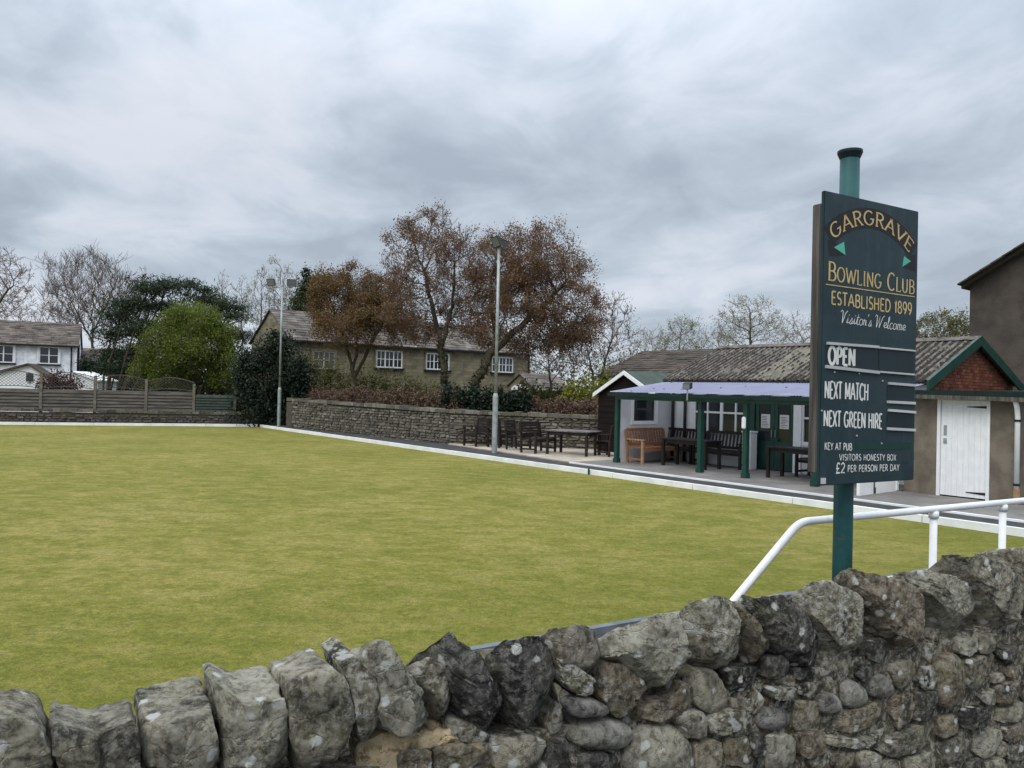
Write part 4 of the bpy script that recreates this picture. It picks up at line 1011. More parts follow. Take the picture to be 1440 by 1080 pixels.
def make_table(lx, ly, h, mat, topmat, label, name='garden_table', planks=6):
    t = thing(name, label, 'table', (0, 0, 0), local=True)
    for i in range(planks):
        y0 = -ly / 2 + ly * i / planks; m = MB(); m.box(-lx / 2, lx / 2, y0 + .004, y0 + ly / planks - .004, h - .035, h); local_obj('top_plank', m, topmat, t)
    m = MB(); i_ = .08
    m.box(-lx / 2 + i_, lx / 2 - i_, -ly / 2 + i_ - .015, -ly / 2 + i_ + .015, h - .13, h - .036); m.box(-lx / 2 + i_, lx / 2 - i_, ly / 2 - i_ - .015, ly / 2 - i_ + .015, h - .13, h - .036)
    m.box(-lx / 2 + i_ - .015, -lx / 2 + i_ + .015, -ly / 2 + i_ + .016, ly / 2 - i_ - .016, h - .13, h - .036); m.box(lx / 2 - i_ - .015, lx / 2 - i_ + .015, -ly / 2 + i_ + .016, ly / 2 - i_ - .016, h - .13, h - .036)
    local_obj('apron', m, mat, t)
    for sx in (-1, 1):
        for sy in (-1, 1):
            m = MB(); cx, cy = sx * (lx / 2 - .06), sy * (ly / 2 - .06); m.box(cx - .035, cx + .035, cy - .035, cy + .035, 0, h - .036); local_obj('leg', m, mat, t)
    return t
def place(o, px, py, rot, z=ZF):
    p = on_z(px, py, z); o.location = (p[0], p[1], z); o.rotation_euler = (0, 0, rot); return o
A_S = ANG_S           # direction of +s;  a chair faces its local -Y
face_green = math.atan2(-E2[1], -E2[0]) + math.pi / 2       # rotates -Y to point at -w
face_s = math.atan2(E1[1], E1[0]) + math.pi / 2             # faces +s
GC = 'dark garden chairs on the patio'
c0 = make_chair(.58, 'darkwood', 'dark armchair at the left end of the patio, left of the floodlight pole'); c0['group'] = GC
place(c0, 669, 627, face_green + .15)
def chair(px, py, rot, label):
    p = on_z(px, py, ZF); return copy_thing(c0, p, rot, label, GC)
chair(703, 629, face_s + .1, 'dark armchair turned sideways just right of the floodlight pole')
chair(729, 632, face_s + .35, 'dark armchair between the turned chair and the slatted two-seater')
chair(788, 626, face_green, 'dark armchair against the wall behind the left of the patio table')
chair(822, 629, face_green - .2, 'dark armchair against the wall behind the right of the patio table')
chair(855, 641, face_s + math.pi + .1, 'dark armchair between the patio table and the veranda corner post')
b0 = make_chair(1.05, 'darkwood', 'dark slatted two-seater bench at the left end of the patio table', 'bench', 'garden_bench')
place(b0, 757, 636, face_s + .25)
t0 = make_table(1.45, 1.0, .74, 'darkwood', 'tabletop', 'dark square-legged patio table with worn grey top')
place(t0, 806, 639, A_S + .35)
ob = make_chair(1.55, 'orangewood', 'orange oiled wooden bench under the veranda window', 'bench', 'wooden_bench', horiz=False)
for ch in list(ob.children):
    if ch.name.startswith('armrest') or (ch.name.startswith('leg') and min(v.co.y for v in ch.data.vertices) < -.2): ch.data.materials[0] = MT['palewood']
ob.location = S(SL + .52, 2.85, ZF); ob.rotation_euler = (0, 0, face_s)
bb0 = make_chair(1.5, 'blackwood', 'black slatted bench under the clubhouse window, left one', 'bench', 'slatted_bench', horiz=False)
GB = 'black benches under the veranda'
bb0['group'] = GB; bb0['label'] = 'black slatted bench under the big clubhouse window behind the veranda tables'
sb = s_at(1018, WF - .4); bb0.location = S(sb, WF - .45, ZF); bb0.rotation_euler = (0, 0, face_green)
copy_thing(bb0, S(s_at(1172, WF - .4), WF - .45, ZF), face_green, 'black slatted bench right of the green door, behind the club sign', GB)
copy_thing(bb0, S(s_at(952, WF - .4), WF - .45, ZF), face_green, 'black slatted bench in the veranda corner right of the orange bench', GB)
vt = make_table(1.5, .7, .74, 'blackwood', 'blackwood', 'dark long veranda table right of the orange bench'); vt['group'] = 'dark veranda tables'
vt.location = S(s_at(972, 2.75), 2.75, ZF); vt.rotation_euler = (0, 0, A_S)
copy_thing(vt, S(s_at(1128, 2.75), 2.75, ZF), A_S, 'dark veranda table left of the sign in front of the green door', 'dark veranda tables')

# ------------------------------------------------------------------ floodlight masts
def mast(px, py, top_y, label, heads, depth=None):
    p = on_z(px, py, PATH_Z); Y = p[1]; q = at_y(px + 4, top_y, Y); H = q[2]
    t = thing('floodlight_mast', label, 'floodlight', p, 'floodlight masts round the green')
    m = MB(); m.lathe((p[0], p[1], 0), [(.085, .02), (.085, 1.85), (.06, 1.95)], 12); obj('pole_base', m, MT['galv'], t, smooth=False)
    m = MB(); m.tube((p[0], p[1], 1.95), (p[0], p[1], H), .055, .045, 10); obj('pole', m, MT['galv'], t, smooth=True)
    return t, p, H
def head(t, c, fwd, w=.42, h=.34, d_=.14):
    fwd = np.asarray(fwd, float); fwd /= np.linalg.norm(fwd); side = np.cross(fwd, UP); side /= np.linalg.norm(side); u = np.cross(side, fwd)
    m = MB(); vs = []
    for k, sc in ((-1, .7), (1, 1)):
        for j in (-1, 1):
            for i in (-1, 1): vs.append(np.array(c) + side * i * w / 2 * sc + u * j * h / 2 * sc + fwd * k * d_ / 2)
    m.add(vs, [(0, 2, 3, 1), (4, 5, 7, 6), (0, 1, 5, 4), (2, 6, 7, 3), (0, 4, 6, 2), (1, 3, 7, 5)])
    hd = obj('lamp_head', m, MT['lampblack'], t)
    m = MB(); m.frame_box(np.array(c) + fwd * (d_ / 2 + .008), side * w * .44, fwd * .006, u * h * .42); obj('lens', m, MT['lens'], hd)
t, p, H = mast(392, 599, 404, 'far floodlight mast with two lamps beside the dark evergreen', 2)
m = MB(); m.beam((p[0] - .5, p[1], H), (p[0] + .5, p[1], H), .05, .05); obj('cross_arm', m, MT['galv'], t)
for k, f in ((-1, (-.35, -1, -.35)), (1, (.3, -1, -.35))): head(t, (p[0] + k * .48, p[1] - .1, H + .22), f, .44, .36)
t, p, H = mast(695, 637, 346, 'near floodlight mast in front of the copper trees at the patio edge', 1)
m = MB(); m.beam((p[0] - .12, p[1], H), (p[0] + .12, p[1], H), .05, .05); obj('cross_arm', m, MT['galv'], t)
head(t, (p[0] - .05, p[1] - .08, H + .14), (-.75, -.45, -.45), .42, .34); head(t, (p[0] + .08, p[1] + .1, H + .10), (.75, -.35, -.5), .42, .32)

# ------------------------------------------------------------------ trees
def leaves_mesh(P, sizes, rnd, aspect=0.6, flat=0.0):
    """one small four-sided leaf per point"""
    n = len(P); P = np.asarray(P)
    a = rnd.normal(size=(n, 3)); a[:, 2] *= (1 - flat); a /= np.linalg.norm(a, axis=1)[:, None]
    b = rnd.normal(size=(n, 3)); b[:, 2] *= (1 - flat); b -= (b * a).sum(1)[:, None] * a; b /= np.linalg.norm(b, axis=1)[:, None]
    s = np.asarray(sizes)[:, None]
    v = np.empty((n, 4, 3)); v[:, 0] = P - a * s; v[:, 1] = P + b * s * aspect; v[:, 2] = P + a * s; v[:, 3] = P - b * s * aspect
    return v.reshape(-1, 3), np.arange(n * 4).reshape(-1, 4)
def quick_mesh(name, v, f):
    me = bpy.data.meshes.new(name); me.vertices.add(len(v)); me.vertices.foreach_set('co', np.asarray(v, np.float32).ravel())
    k = f.shape[1]; me.loops.add(f.size); me.loops.foreach_set('vertex_index', f.astype(np.int32).ravel())
    me.polygons.add(len(f)); me.polygons.foreach_set('loop_start', np.arange(len(f), dtype=np.int32) * k); me.polygons.foreach_set('loop_total', np.full(len(f), k, np.int32))
    me.update(calc_edges=True); return me
def tubes_mesh(segs, minr):
    """segs: list of (a, b, ra, rb)"""
    A = np.array([s[0] for s in segs]); B = np.array([s[1] for s in segs]); ra = np.maximum(minr, np.array([s[2] for s in segs])); rb = np.maximum(minr, np.array([s[3] for s in segs]))
    V = []; Fc = []; off = 0
    for mask, n in ((ra > 0.05, 7), ((ra <= 0.05), 3)):
        if not mask.any(): continue
        a, b_ = A[mask], B[mask]; d = b_ - a; L = np.linalg.norm(d, axis=1)[:, None]; d = d / np.maximum(L, 1e-6)
        ref = np.where(np.abs(d[:, :1]) < .7, np.array([[1.0, 0, 0]]), np.array([[0, 1.0, 0]])); x = np.cross(d, ref); x /= np.linalg.norm(x, axis=1)[:, None]; y = np.cross(d, x)
        an = np.arange(n) * 2 * math.pi / n; c, s = np.cos(an), np.sin(an)
        ring = x[:, None, :] * c[None, :, None] + y[:, None, :] * s[None, :, None]
        v = np.concatenate([a[:, None] - d[:, None] * .3 * ra[mask][:, None, None] + ring * ra[mask][:, None, None], b_[:, None] + ring * rb[mask][:, None, None]], axis=1)
        m = len(a); base = (np.arange(m) * 2 * n)[:, None] + off; k = np.arange(n); k2 = (k + 1) % n
        q = np.stack([base + k, base + k2, base + n + k2, base + n + k], axis=2).reshape(-1, 4)
        V.append(v.reshape(-1, 3)); Fc.append(q); off += m * 2 * n
    return np.concatenate(V), np.concatenate(Fc)
def colonize(attr, paths, step, infl, kill, up, jit, seed, maxit=160):
    """limbs reach out towards points spread through the crown; returns nodes, parents"""
    rn = np.random.default_rng(seed); nodes = []; par = []
    for path in paths:
        prev = None
        for (p, q) in zip(path[:-1], path[1:]):
            p = np.array(p, float); q = np.array(q, float); k = max(1, int(np.linalg.norm(q - p) / step))
            for j in range(k + 1):
                if j == 0 and prev is not None: continue
                x = p + (q - p) * j / k
                if prev is None and nodes:
                    d = np.linalg.norm(np.array(nodes) - x, axis=1); i0 = int(d.argmin())
                    if d[i0] < step: prev = i0; continue
                    nodes.append(x); par.append(i0); prev = len(nodes) - 1; continue
                nodes.append(x + rn.normal(size=3) * step * (.12 if j else 0)); par.append(-1 if prev is None else prev); prev = len(nodes) - 1
    attr = np.asarray(attr); bd = np.full(len(attr), 1e9); bi = np.zeros(len(attr), int); new0 = 0; nch = {}
    for it in range(maxit):
        nn = np.array(nodes[new0:])
        if len(nn):
            d = np.linalg.norm(attr[:, None] - nn[None], axis=2); j = d.argmin(1); dm = d[np.arange(len(attr)), j]; u = dm < bd
            bd[u] = dm[u]; bi[u] = j[u] + new0
        keep = bd > kill; attr, bd, bi = attr[keep], bd[keep], bi[keep]
        if not len(attr): break
        act = bd < infl
        if not act.any(): act = bd <= np.percentile(bd, 8)
        N_ = np.array(nodes); v = attr[act] - N_[bi[act]]; v /= np.linalg.norm(v, axis=1)[:, None]
        acc = np.zeros((len(nodes), 3)); np.add.at(acc, bi[act], v); ids = np.unique(bi[act]); new0 = len(nodes); added = 0
        for i in ids:
            if nch.get(i, 0) >= 3: continue
            d = acc[i] / max(1e-6, np.linalg.norm(acc[i])) + np.array([0, 0, up]) + rn.normal(size=3) * jit
            if par[i] >= 0:
                pd = N_[i] - N_[par[i]]; d = d + .35 * pd / max(1e-6, np.linalg.norm(pd))
            d /= np.linalg.norm(d); nodes.append(N_[i] + d * step); par.append(int(i)); nch[i] = nch.get(i, 0) + 1; added += 1
        if not added: break
        far = np.array([nch.get(k_i, 0) >= 3 for k_i in bi]); bd[far] = np.where(bd[far] < infl, bd[far] + .0, bd[far])
        if it > 20 and added < 2: break
    return np.array(nodes), par
def tree(name, label, base, blob, paths, seed=1, natt=700, step=.28, kill=.34, infl=1.6, up=.1, jit=.18, tip=.012, e=2.35, rmax=.2, bark='bark', twig='twig', ntw=3, ltw=.45, leaf=None, nleaf=0, lsize=.07, lspread=.12, minr=.009, group=None, cat='tree', sparse=0.0, twup=.35, lowfade=None, ivy=0):
    """blob: ellipsoids (cx, cy, cz, rx, ry, rz) around the base; paths: trunk and main limbs around the base"""
    t = thing(name, label, cat, base, group); rn = np.random.default_rng(seed)
    vol = np.array([b[3] * b[4] * b[5] for b in blob]) ** .8; vol /= vol.sum(); A = []
    for b, w_ in zip(blob, vol):
        k = int(natt * w_) + 2; d = rn.normal(size=(k, 3)); d /= np.linalg.norm(d, axis=1)[:, None]
        A.append(np.array(b[:3]) + d * (rn.random(k) ** .42)[:, None] * np.array(b[3:]) * rn.uniform(.85, 1.08, (k, 1)))
    A = np.concatenate(A); A = A[A[:, 2] > .3]
    nodes, par = colonize(A, paths, step, infl, kill, up, jit, seed)
    n = len(nodes); r = np.full(n, tip); acc = np.zeros(n); kids = np.zeros(n, int)
    for i in range(n - 1, -1, -1):
        if kids[i]: r[i] = acc[i] ** (1 / e)
        if par[i] >= 0: acc[par[i]] += r[i] ** e; kids[par[i]] += 1
    f = min(1.0, rmax / r.max()); r = np.maximum(tip, r * f)
    big, small = [], []
    for i in range(n):
        if par[i] < 0: continue
        sg = (nodes[par[i]], nodes[i], min(r[par[i]], r[i] * 1.35), r[i]); (big if r[i] > .03 else small).append(sg)
    if ivy:
        IV = []
        for i in range(n):
            if par[i] >= 0 and r[i] > .05 and nodes[i][2] < ivy:
                k_i = int(90 * min(1, .3 + r[i] * 4)); f_ = rn.random(k_i)[:, None]; dv_ = rn.normal(size=(k_i, 3)); dv_ /= np.linalg.norm(dv_, axis=1)[:, None]
                IV.append(nodes[par[i]] * (1 - f_) + nodes[i] * f_ + dv_ * (r[i] + .10 * rn.random(k_i)[:, None] ** 2))
        if IV:
            IV = np.concatenate(IV); v, fc = leaves_mesh(IV, .055 * rn.uniform(.6, 1.3, len(IV)), rn, .8); link('ivy', quick_mesh('ivy', v, fc), MT['ivyleaf'], t)
    if big: v, fc = tubes_mesh(big, minr); link('trunk', quick_mesh('trunk', v, fc), MT[bark], t, smooth=True)
    LP = []
    for i in range(n):
        if r[i] > .028: continue
        d0 = nodes[i] - nodes[par[i]] if par[i] >= 0 else UP; d0 = d0 / max(1e-6, np.linalg.norm(d0))
        for _ in range(ntw if kids[i] else ntw + 1):
            d = d0 * .5 + rn.normal(size=3) * .55 + UP * twup; d /= np.linalg.norm(d); L = ltw * rn.uniform(.4, 1.2)
            mid = nodes[i] + d * L * .5; d2 = d + rn.normal(size=3) * .3; d2 /= np.linalg.norm(d2); en = mid + d2 * L * .5
            small.append((nodes[i], mid, tip * .8, tip * .65)); small.append((mid, en, tip * .65, tip * .4))
            if rn.random() < .6:
                d3 = d + rn.normal(size=3) * .7; d3 /= np.linalg.norm(d3); small.append((mid, mid + d3 * L * .4, tip * .5, tip * .35)); LP.append(mid + d3 * L * .4)
            LP += [mid, en]
    if small: v, fc = tubes_mesh(small, minr); link('twigs' if leaf else 'crown', quick_mesh('twigs', v, fc), MT[twig], t, smooth=True)
    if leaf:
        LP = np.array(LP); dens = np.array([.5 + 1.3 * noise.noise(tuple(p * .8 + seed)) for p in LP]); dens = np.clip(dens, sparse + .04, 1.3)
        if lowfade: dens = dens * np.clip((LP[:, 2] - lowfade[0]) / (lowfade[1] - lowfade[0]), .0, 1)
        dens /= dens.sum()
        idx = rn.choice(len(LP), nleaf, p=dens); P = LP[idx] + rn.normal(size=(nleaf, 3)) * lspread
        v, fc = leaves_mesh(P, lsize * rn.uniform(.5, 1.25, nleaf), rn); link('crown', quick_mesh('crown', v, fc), MT[leaf], t)
    return t
def blobs(name, label, base, blob, n, lsize, leaf, seed=1, cat='shrub', stems=None, group=None, aspect=.6, flat=0.0, hollow=.55, bark='bark', rough=.22):
    """leaf clumps filling ellipsoids (cx, cy, cz, rx, ry, rz) around the base"""
    t = thing(name, label, cat, base, group); rn = np.random.default_rng(seed)
    vol = np.array([b[3] * b[4] * b[5] for b in blob]) ** .75; vol /= vol.sum(); P = []
    for b, w_ in zip(blob, vol):
        k = int(n * w_) + 1; d = rn.normal(size=(k, 3)); d /= np.linalg.norm(d, axis=1)[:, None]
        r = (hollow + (1 - hollow) * rn.random(k) ** .6)[:, None]
        lump = np.array([noise.noise(tuple(q * 2.3 + np.array([b[0], b[1], seed]))) for q in d])[:, None]
        fine = np.array([noise.noise(tuple(q * 6 + np.array([b[0], seed, b[1]]))) for q in d])[:, None]
        r = r * (1 + rough * lump * 1.6 + rough * .8 * fine)
        P.append(np.array(b[:3]) + d * r * np.array(b[3:]))
    P = np.concatenate(P); P = P[P[:, 2] > .03]
    v, f = leaves_mesh(P, lsize * rn.uniform(.55, 1.3, len(P)), rn, aspect, flat)
    sg = []
    rr = random.Random(seed)
    for b in blob:
        tgt = np.array(b[:3]); st = np.array([b[0] * .25, b[1] * .25, 0.0]); mid = (st + tgt) / 2 + np.array([rr.gauss(0, .15), rr.gauss(0, .15), 0]); r = .03 + .02 * b[3]
        if stems: r = stems
        sg += [(st, mid, r, r * .8), (mid, tgt, r * .8, r * .4)]
        for _ in range(7):
            d = np.array([rr.gauss(0, 1) for _ in range(3)]); d /= np.linalg.norm(d); sg.append((tgt * .8 + mid * .2, tgt + d * np.array(b[3:]) * .8, r * .35, .008))
    vv, ff = tubes_mesh(sg, .008); link('trunk', quick_mesh('trunk', vv, ff), MT[bark], t, smooth=True)
    link('crown', quick_mesh('crown', v, f), MT[leaf], t)
    return t
def zt(px, py, Y): return at_y(px, py, Y)[2]
def B(px, Y, z=0.0): return gx(px, Y, z)
k_ = lambda Y: Y / F_PX

def crown(Y, base, bl, dfac=.85):
    """crown masses read as (px, py, rx, ry) at depth Y -> ellipsoids around the base"""
    K = k_(Y); o_ = []
    for i, (px, py, rx, ry) in enumerate(bl):
        q = at_y(px, py, Y) - base; o_.append((q[0], random.uniform(-.35, .35) * rx * K, q[2], rx * K, rx * K * dfac, ry * K))
    return o_
def limb(Y, base, pts, dy=0.0):
    return [np.array([0., 0, 0])] * 0 + [(at_y(px, py, Y) - base) + np.array([0, dy * i, 0]) for i, (px, py) in enumerate(pts)]
GT = 'copper leaved trees'
Y = 36.5; b_ = B(497, Y)
tree('copper_tree', 'short copper leaved tree with forked trunk left of the house windows', b_, crown(Y, b_, [(492, 412, 46, 36), (532, 432, 46, 42), (464, 432, 30, 44), (562, 455, 30, 30), (500, 468, 56, 30), (455, 405, 20, 24)]),
     [[(0, 0, 0)] + limb(Y, b_, [(497, 528), (490, 500), (482, 470), (470, 445)], .1), [(0, 0, 1.6)] + limb(Y, b_, [(500, 528), (516, 498), (530, 470), (545, 445)], -.1), limb(Y, b_, [(498, 520), (503, 480), (500, 440)], .12)], 21, 900, tip=.013, rmax=.25, leaf='rust2', nleaf=62000, lsize=.042, lspread=.14, group=GT, sparse=.2, e=2.05, ivy=2.2)
Y = 34.5; b_ = B(624, Y)
tree('copper_tree', 'tallest copper leaved tree with sparse upright crown behind the stone wall', b_, crown(Y, b_, [(600, 336, 48, 42), (632, 368, 48, 52), (570, 368, 38, 48), (598, 415, 54, 52), (645, 430, 46, 50), (566, 435, 34, 42), (600, 462, 60, 28)]),
     [[(0, 0, 0)] + limb(Y, b_, [(624, 520), (620, 480), (606, 430), (596, 380)], .1), [tuple(at_y(621, 490, Y) - b_)] + limb(Y, b_, [(632, 450), (640, 400)], -.15)], 34, 1000, tip=.012, rmax=.24, leaf='rust', nleaf=28000, lsize=.042, lspread=.11, group=GT, e=2.05, ivy=4.2, up=.16, twup=.5)
Y = 33.0; b_ = B(660, Y)
tree('copper_tree', 'broad copper leaved tree leaning right behind the near floodlight mast', b_, crown(Y, b_, [(745, 368, 78, 50), (792, 398, 48, 52), (702, 392, 52, 56), (755, 425, 78, 40), (820, 440, 34, 40), (684, 442, 40, 38), (740, 470, 85, 30), (790, 462, 56, 34)]),
     [[(0, 0, 0)] + limb(Y, b_, [(668, 540), (682, 515), (698, 480), (712, 440)], .1), [tuple(at_y(690, 497, Y) - b_)] + limb(Y, b_, [(725, 465), (765, 430), (790, 405)], -.12), [tuple(at_y(698, 480, Y) - b_)] + limb(Y, b_, [(690, 430), (690, 390)], .12)], 47, 1500, tip=.012, rmax=.27, leaf='rust', nleaf=66000, lsize=.042, lspread=.14, group=GT, sparse=.12, e=2.05, ivy=3.6)
GB_ = 'bare trees'
Y = 38; b_ = B(835, Y)
tree('bare_tree', 'grey bare tree between the broad copper tree and the shed', b_, crown(Y, b_, [(850, 462, 42, 50), (815, 498, 34, 36), (880, 485, 24, 36), (845, 510, 40, 30)]), [[(0, 0, 0)] + limb(Y, b_, [(835, 540), (828, 500)]), [(0, 0, .3)] + limb(Y, b_, [(842, 540), (856, 490)], .1)], 52, 650, tip=.012, rmax=.11, leaf='oliveleaf', nleaf=900, lsize=.045, group=GB_, up=.3, twup=.6)
Y = 39; b_ = B(775, Y)
tree('bare_tree', 'low bare thicket above the patio hedge', b_, crown(Y, b_, [(770, 505, 40, 26), (800, 500, 34, 32), (745, 512, 26, 20)]), [[(0, 0, 0)] + limb(Y, b_, [(775, 540), (770, 515)])], 57, 420, tip=.011, rmax=.07, group=GB_, up=.3, twup=.5)
Y = 62; b_ = B(130, Y)
tree('bare_tree', 'wide bare tree rising between the cottage and the pine', b_, crown(Y, b_, [(130, 405, 60, 44), (95, 430, 36, 36), (165, 420, 36, 46), (125, 440, 60, 36)]), [[(0, 0, 0)] + limb(Y, b_, [(130, 500), (130, 440), (132, 400)]), [tuple(at_y(130, 480, Y) - b_)] + limb(Y, b_, [(108, 440), (92, 410)], .2), [tuple(at_y(130, 470, Y) - b_)] + limb(Y, b_, [(150, 430), (165, 400)], -.2)], 61, 620, step=.45, kill=.55, infl=2.5, tip=.015, rmax=.15, e=2.7, jit=.1, ltw=1.2, ntw=4, minr=.011, group=GB_, up=.75, twup=1.2)
Y = 56; b_ = B(-25, Y)
tree('bare_tree', 'bare tree at the left edge above the cottage roof', b_, crown(Y, b_, [(-20, 400, 55, 48), (20, 420, 28, 34), (10, 385, 32, 30)]), [[(0, 0, 0)] + limb(Y, b_, [(-25, 480), (-20, 430)]), [tuple(at_y(-22, 460, Y) - b_)] + limb(Y, b_, [(0, 425), (15, 400)], .2)], 66, 600, step=.42, kill=.52, infl=2.3, tip=.016, rmax=.15, ltw=.75, minr=.011, leaf='redleaf', nleaf=700, lsize=.05, group=GB_, up=.25, twup=.5)
for i, (px, py, rx) in enumerate(((30, 445, 42), (85, 448, 34))):
    b_ = B(px, 66)
    tree('bare_tree', ('low bare tree over the middle of the cottage roof', 'low bare tree over the right end of the cottage roof')[i], b_, crown(66, b_, [(px, py, rx, 22), (px - 10, py + 18, rx, 22)]), [[(0, 0, 0)] + limb(66, b_, [(px, 480)])], 70 + i, 330, step=.45, kill=.55, infl=2.5, tip=.016, rmax=.12, ltw=.7, minr=.011, group=GB_, up=.3, twup=.6)
Y = 66
pops = ((203, 380, 17, 'slim bare tree rising behind the top of the pine'), (310, 384, 17, 'pale slim bare tree just right of the pine'), (340, 390, 16, 'second pale slim bare tree right of the pine'), (366, 376, 18, 'tall pale slim bare tree left of the far floodlight lamps'), (394, 372, 20, 'pale slim budding tree behind the far floodlight lamps'), (415, 392, 14, 'small pale slim tree between the floodlight lamps and the dark conifer'))
for i, (px, py, rx, lab) in enumerate(pops):
    Yp = Y + i * .7; b_ = B(px, Yp); hh = (505 - py) / 2
    tree('slim_tree', lab, b_, crown(Yp, b_, [(px, py + hh, rx, hh)]), [[(0, 0, 0)] + limb(Yp, b_, [(px, 500), (px + 2, py + 40)])], 80 + i, 330, step=.42, kill=.5, infl=2.0, tip=.018, rmax=.12, ltw=.8, minr=.012, bark='barkpale', twig='twigpale', up=.7, twup=1.1, leaf='budleaf', nleaf=(350, 500, 500, 700, 2400, 600)[i], lsize=.06, lspread=.12, group='slim pale trees in a row')
fars = ((957, 474, 30, 26, 74, 'round budding tree over the long barn roof', 'budleaf', 2300), (917, 484, 26, 18, 76, 'small bare tree left of the budding tree over the barn', 'budleaf', 300), (1056, 452, 48, 36, 66, 'largest far tree, rounded and open, above the clubhouse ridge', 'budleaf', 2200), (1128, 466, 34, 24, 72, 'bare far tree just left of the club sign', 'budleaf', 250), (1010, 480, 26, 16, 78, 'small far tree over the left end of the clubhouse ridge', 'budleaf', 400), (1325, 464, 44, 22, 60, 'bushy olive tree between the club sign and the dark house', 'oliveleaf', 5200), (1225, 474, 40, 22, 70, 'far tree hidden mostly behind the club sign', 'budleaf', 200))
for i, (px, py, rx, ry, Yf, lab, lf, nl) in enumerate(fars):
    b_ = B(px, Yf)
    tree('field_tree', lab, b_, crown(Yf, b_, [(px, py, rx, ry), (px - rx * .4, py + ry * .5, rx * .7, ry * .6), (px + rx * .4, py + ry * .45, rx * .7, ry * .6)]), [[(0, 0, 0)] + limb(Yf, b_, [(px, py + ry + 12), (px, py + ry * .3)])], 95 + i, 620 if rx > 40 else 420, step=.42, kill=.5, infl=2.6, tip=.017, rmax=.24 if rx > 40 else .14, ltw=.7, minr=.012, bark='barkpale' if px != 1056 else 'bark', twig='twigpale', leaf=lf, nleaf=nl, lsize=.06 if lf == 'budleaf' else .085, lspread=.15, group='trees in the fields behind the clubhouse')

# dark pine with flat pads
Y = 47.0; base = B(140, Y); K = k_(Y)
pads = [(250, 405, 52, 14), (222, 412, 30, 13), (285, 420, 46, 15), (312, 432, 34, 12), (330, 446, 26, 11), (190, 430, 40, 17), (160, 442, 36, 19), (235, 432, 46, 16), (145, 468, 30, 22), (185, 462, 42, 20), (275, 445, 40, 13), (150, 497, 28, 20), (190, 492, 38, 18), (325, 470, 28, 15), (300, 462, 30, 12), (225, 462, 40, 18), (165, 518, 38, 18), (205, 520, 40, 18), (350, 505, 16, 18), (258, 395, 14, 8), (215, 405, 12, 8), (300, 412, 16, 8), (334, 432, 14, 6)]
bl = []
for i, (px, py, rx, rz) in enumerate(pads):
    q = at_y(px, py, Y) - base; bl.append((q[0], random.uniform(-1.4, 1.4), q[2], rx * K, rx * K * .9 + .4, rz * K * .78))
pt = blobs('pine_tree', 'dark spreading pine with layered flat pads left of centre', base, bl, 30000, .13, 'pine', 5, 'tree', stems=.08, aspect=.2, hollow=.1, rough=.55)
# conifer behind the copper tree
Y = 56; base = B(426, Y); K = k_(Y)
blobs('conifer', 'dark pointed conifer behind the far floodlight lamps', base, [(0, 0, zt(426, 385, Y), 7 * K, .5, 12 * K), (0, 0, zt(426, 405, Y), 14 * K, .9, 22 * K), (-.1, 0, zt(426, 440, Y), 22 * K, 1.3, 32 * K), (0, 0, zt(426, 490, Y), 26 * K, 1.4, 40 * K)], 6500, .13, 'pine', 6, 'tree', aspect=.35, hollow=.2, rough=.4)
blobs('ivy_tree', 'olive leafy tree right of the dark conifer', B(448, Y + 1), [(0, 0, zt(448, 396, Y), 22 * K, 1.2, 16 * K), (-.9, 0, zt(430, 425, Y), 28 * K, 1.3, 22 * K)], 4200, .1, 'oliveleaf', 7, 'tree', hollow=.2, rough=.4)
# bright green bushy tree
Y = 42.0; base = B(262, Y); K = k_(Y)
bb = [(-10, 458, 34, 30), (25, 470, 40, 32), (-40, 492, 36, 28), (10, 500, 52, 34), (45, 505, 30, 34), (-58, 520, 26, 20), (-15, 530, 50, 24), (40, 535, 36, 22), (5, 440, 18, 14), (-30, 470, 26, 24), (-26, 446, 10, 14), (30, 446, 10, 16), (52, 474, 14, 20), (-62, 500, 14, 14), (66, 520, 14, 26), (-75, 530, 12, 10)]
tree('bushy_tree', 'bright fresh green bushy tree in front of the dark pine', base, [(a * K, random.uniform(-.6, .6), zt(262 + a, py, Y), rx * K * .64, rx * K * .64, rz * K * .93) for a, py, rx, rz in bb], [[(0, 0, 0), (0, 0, .9)], [(0, 0, .5), (-.9, .1, 1.6)], [(0, 0, .5), (.9, -.1, 1.8)]], 8, 1500, step=.26, kill=.30, tip=.012, rmax=.14, ntw=4, ltw=.5, minr=.006, leaf='brightleaf', nleaf=56000, lsize=.056, lspread=.15, sparse=.3, up=.2, twup=.6)
# dark evergreen at the corner
Y = 38.3; base = B(382, Y); K = k_(Y)
bb = [(0, 500, 34, 30), (-28, 520, 28, 30), (22, 530, 30, 34), (-30, 560, 26, 36), (5, 560, 40, 40), (30, 565, 24, 34), (10, 480, 18, 14), (-14, 585, 40, 22), (28, 590, 20, 20), (-42, 540, 16, 26), (-38, 510, 12, 22), (40, 515, 14, 18), (-2, 470, 10, 10), (38, 545, 18, 22), (-44, 575, 14, 20)]
blobs('evergreen_shrub', 'large almost black evergreen shrub at the far corner of the green', base, [(a * K, random.uniform(-.3, .3), zt(382 + a, py, Y), rx * K, rx * K, rz * K) for a, py, rx, rz in bb], 30000, .07, 'darkleaf', 9, hollow=.15, rough=.7)
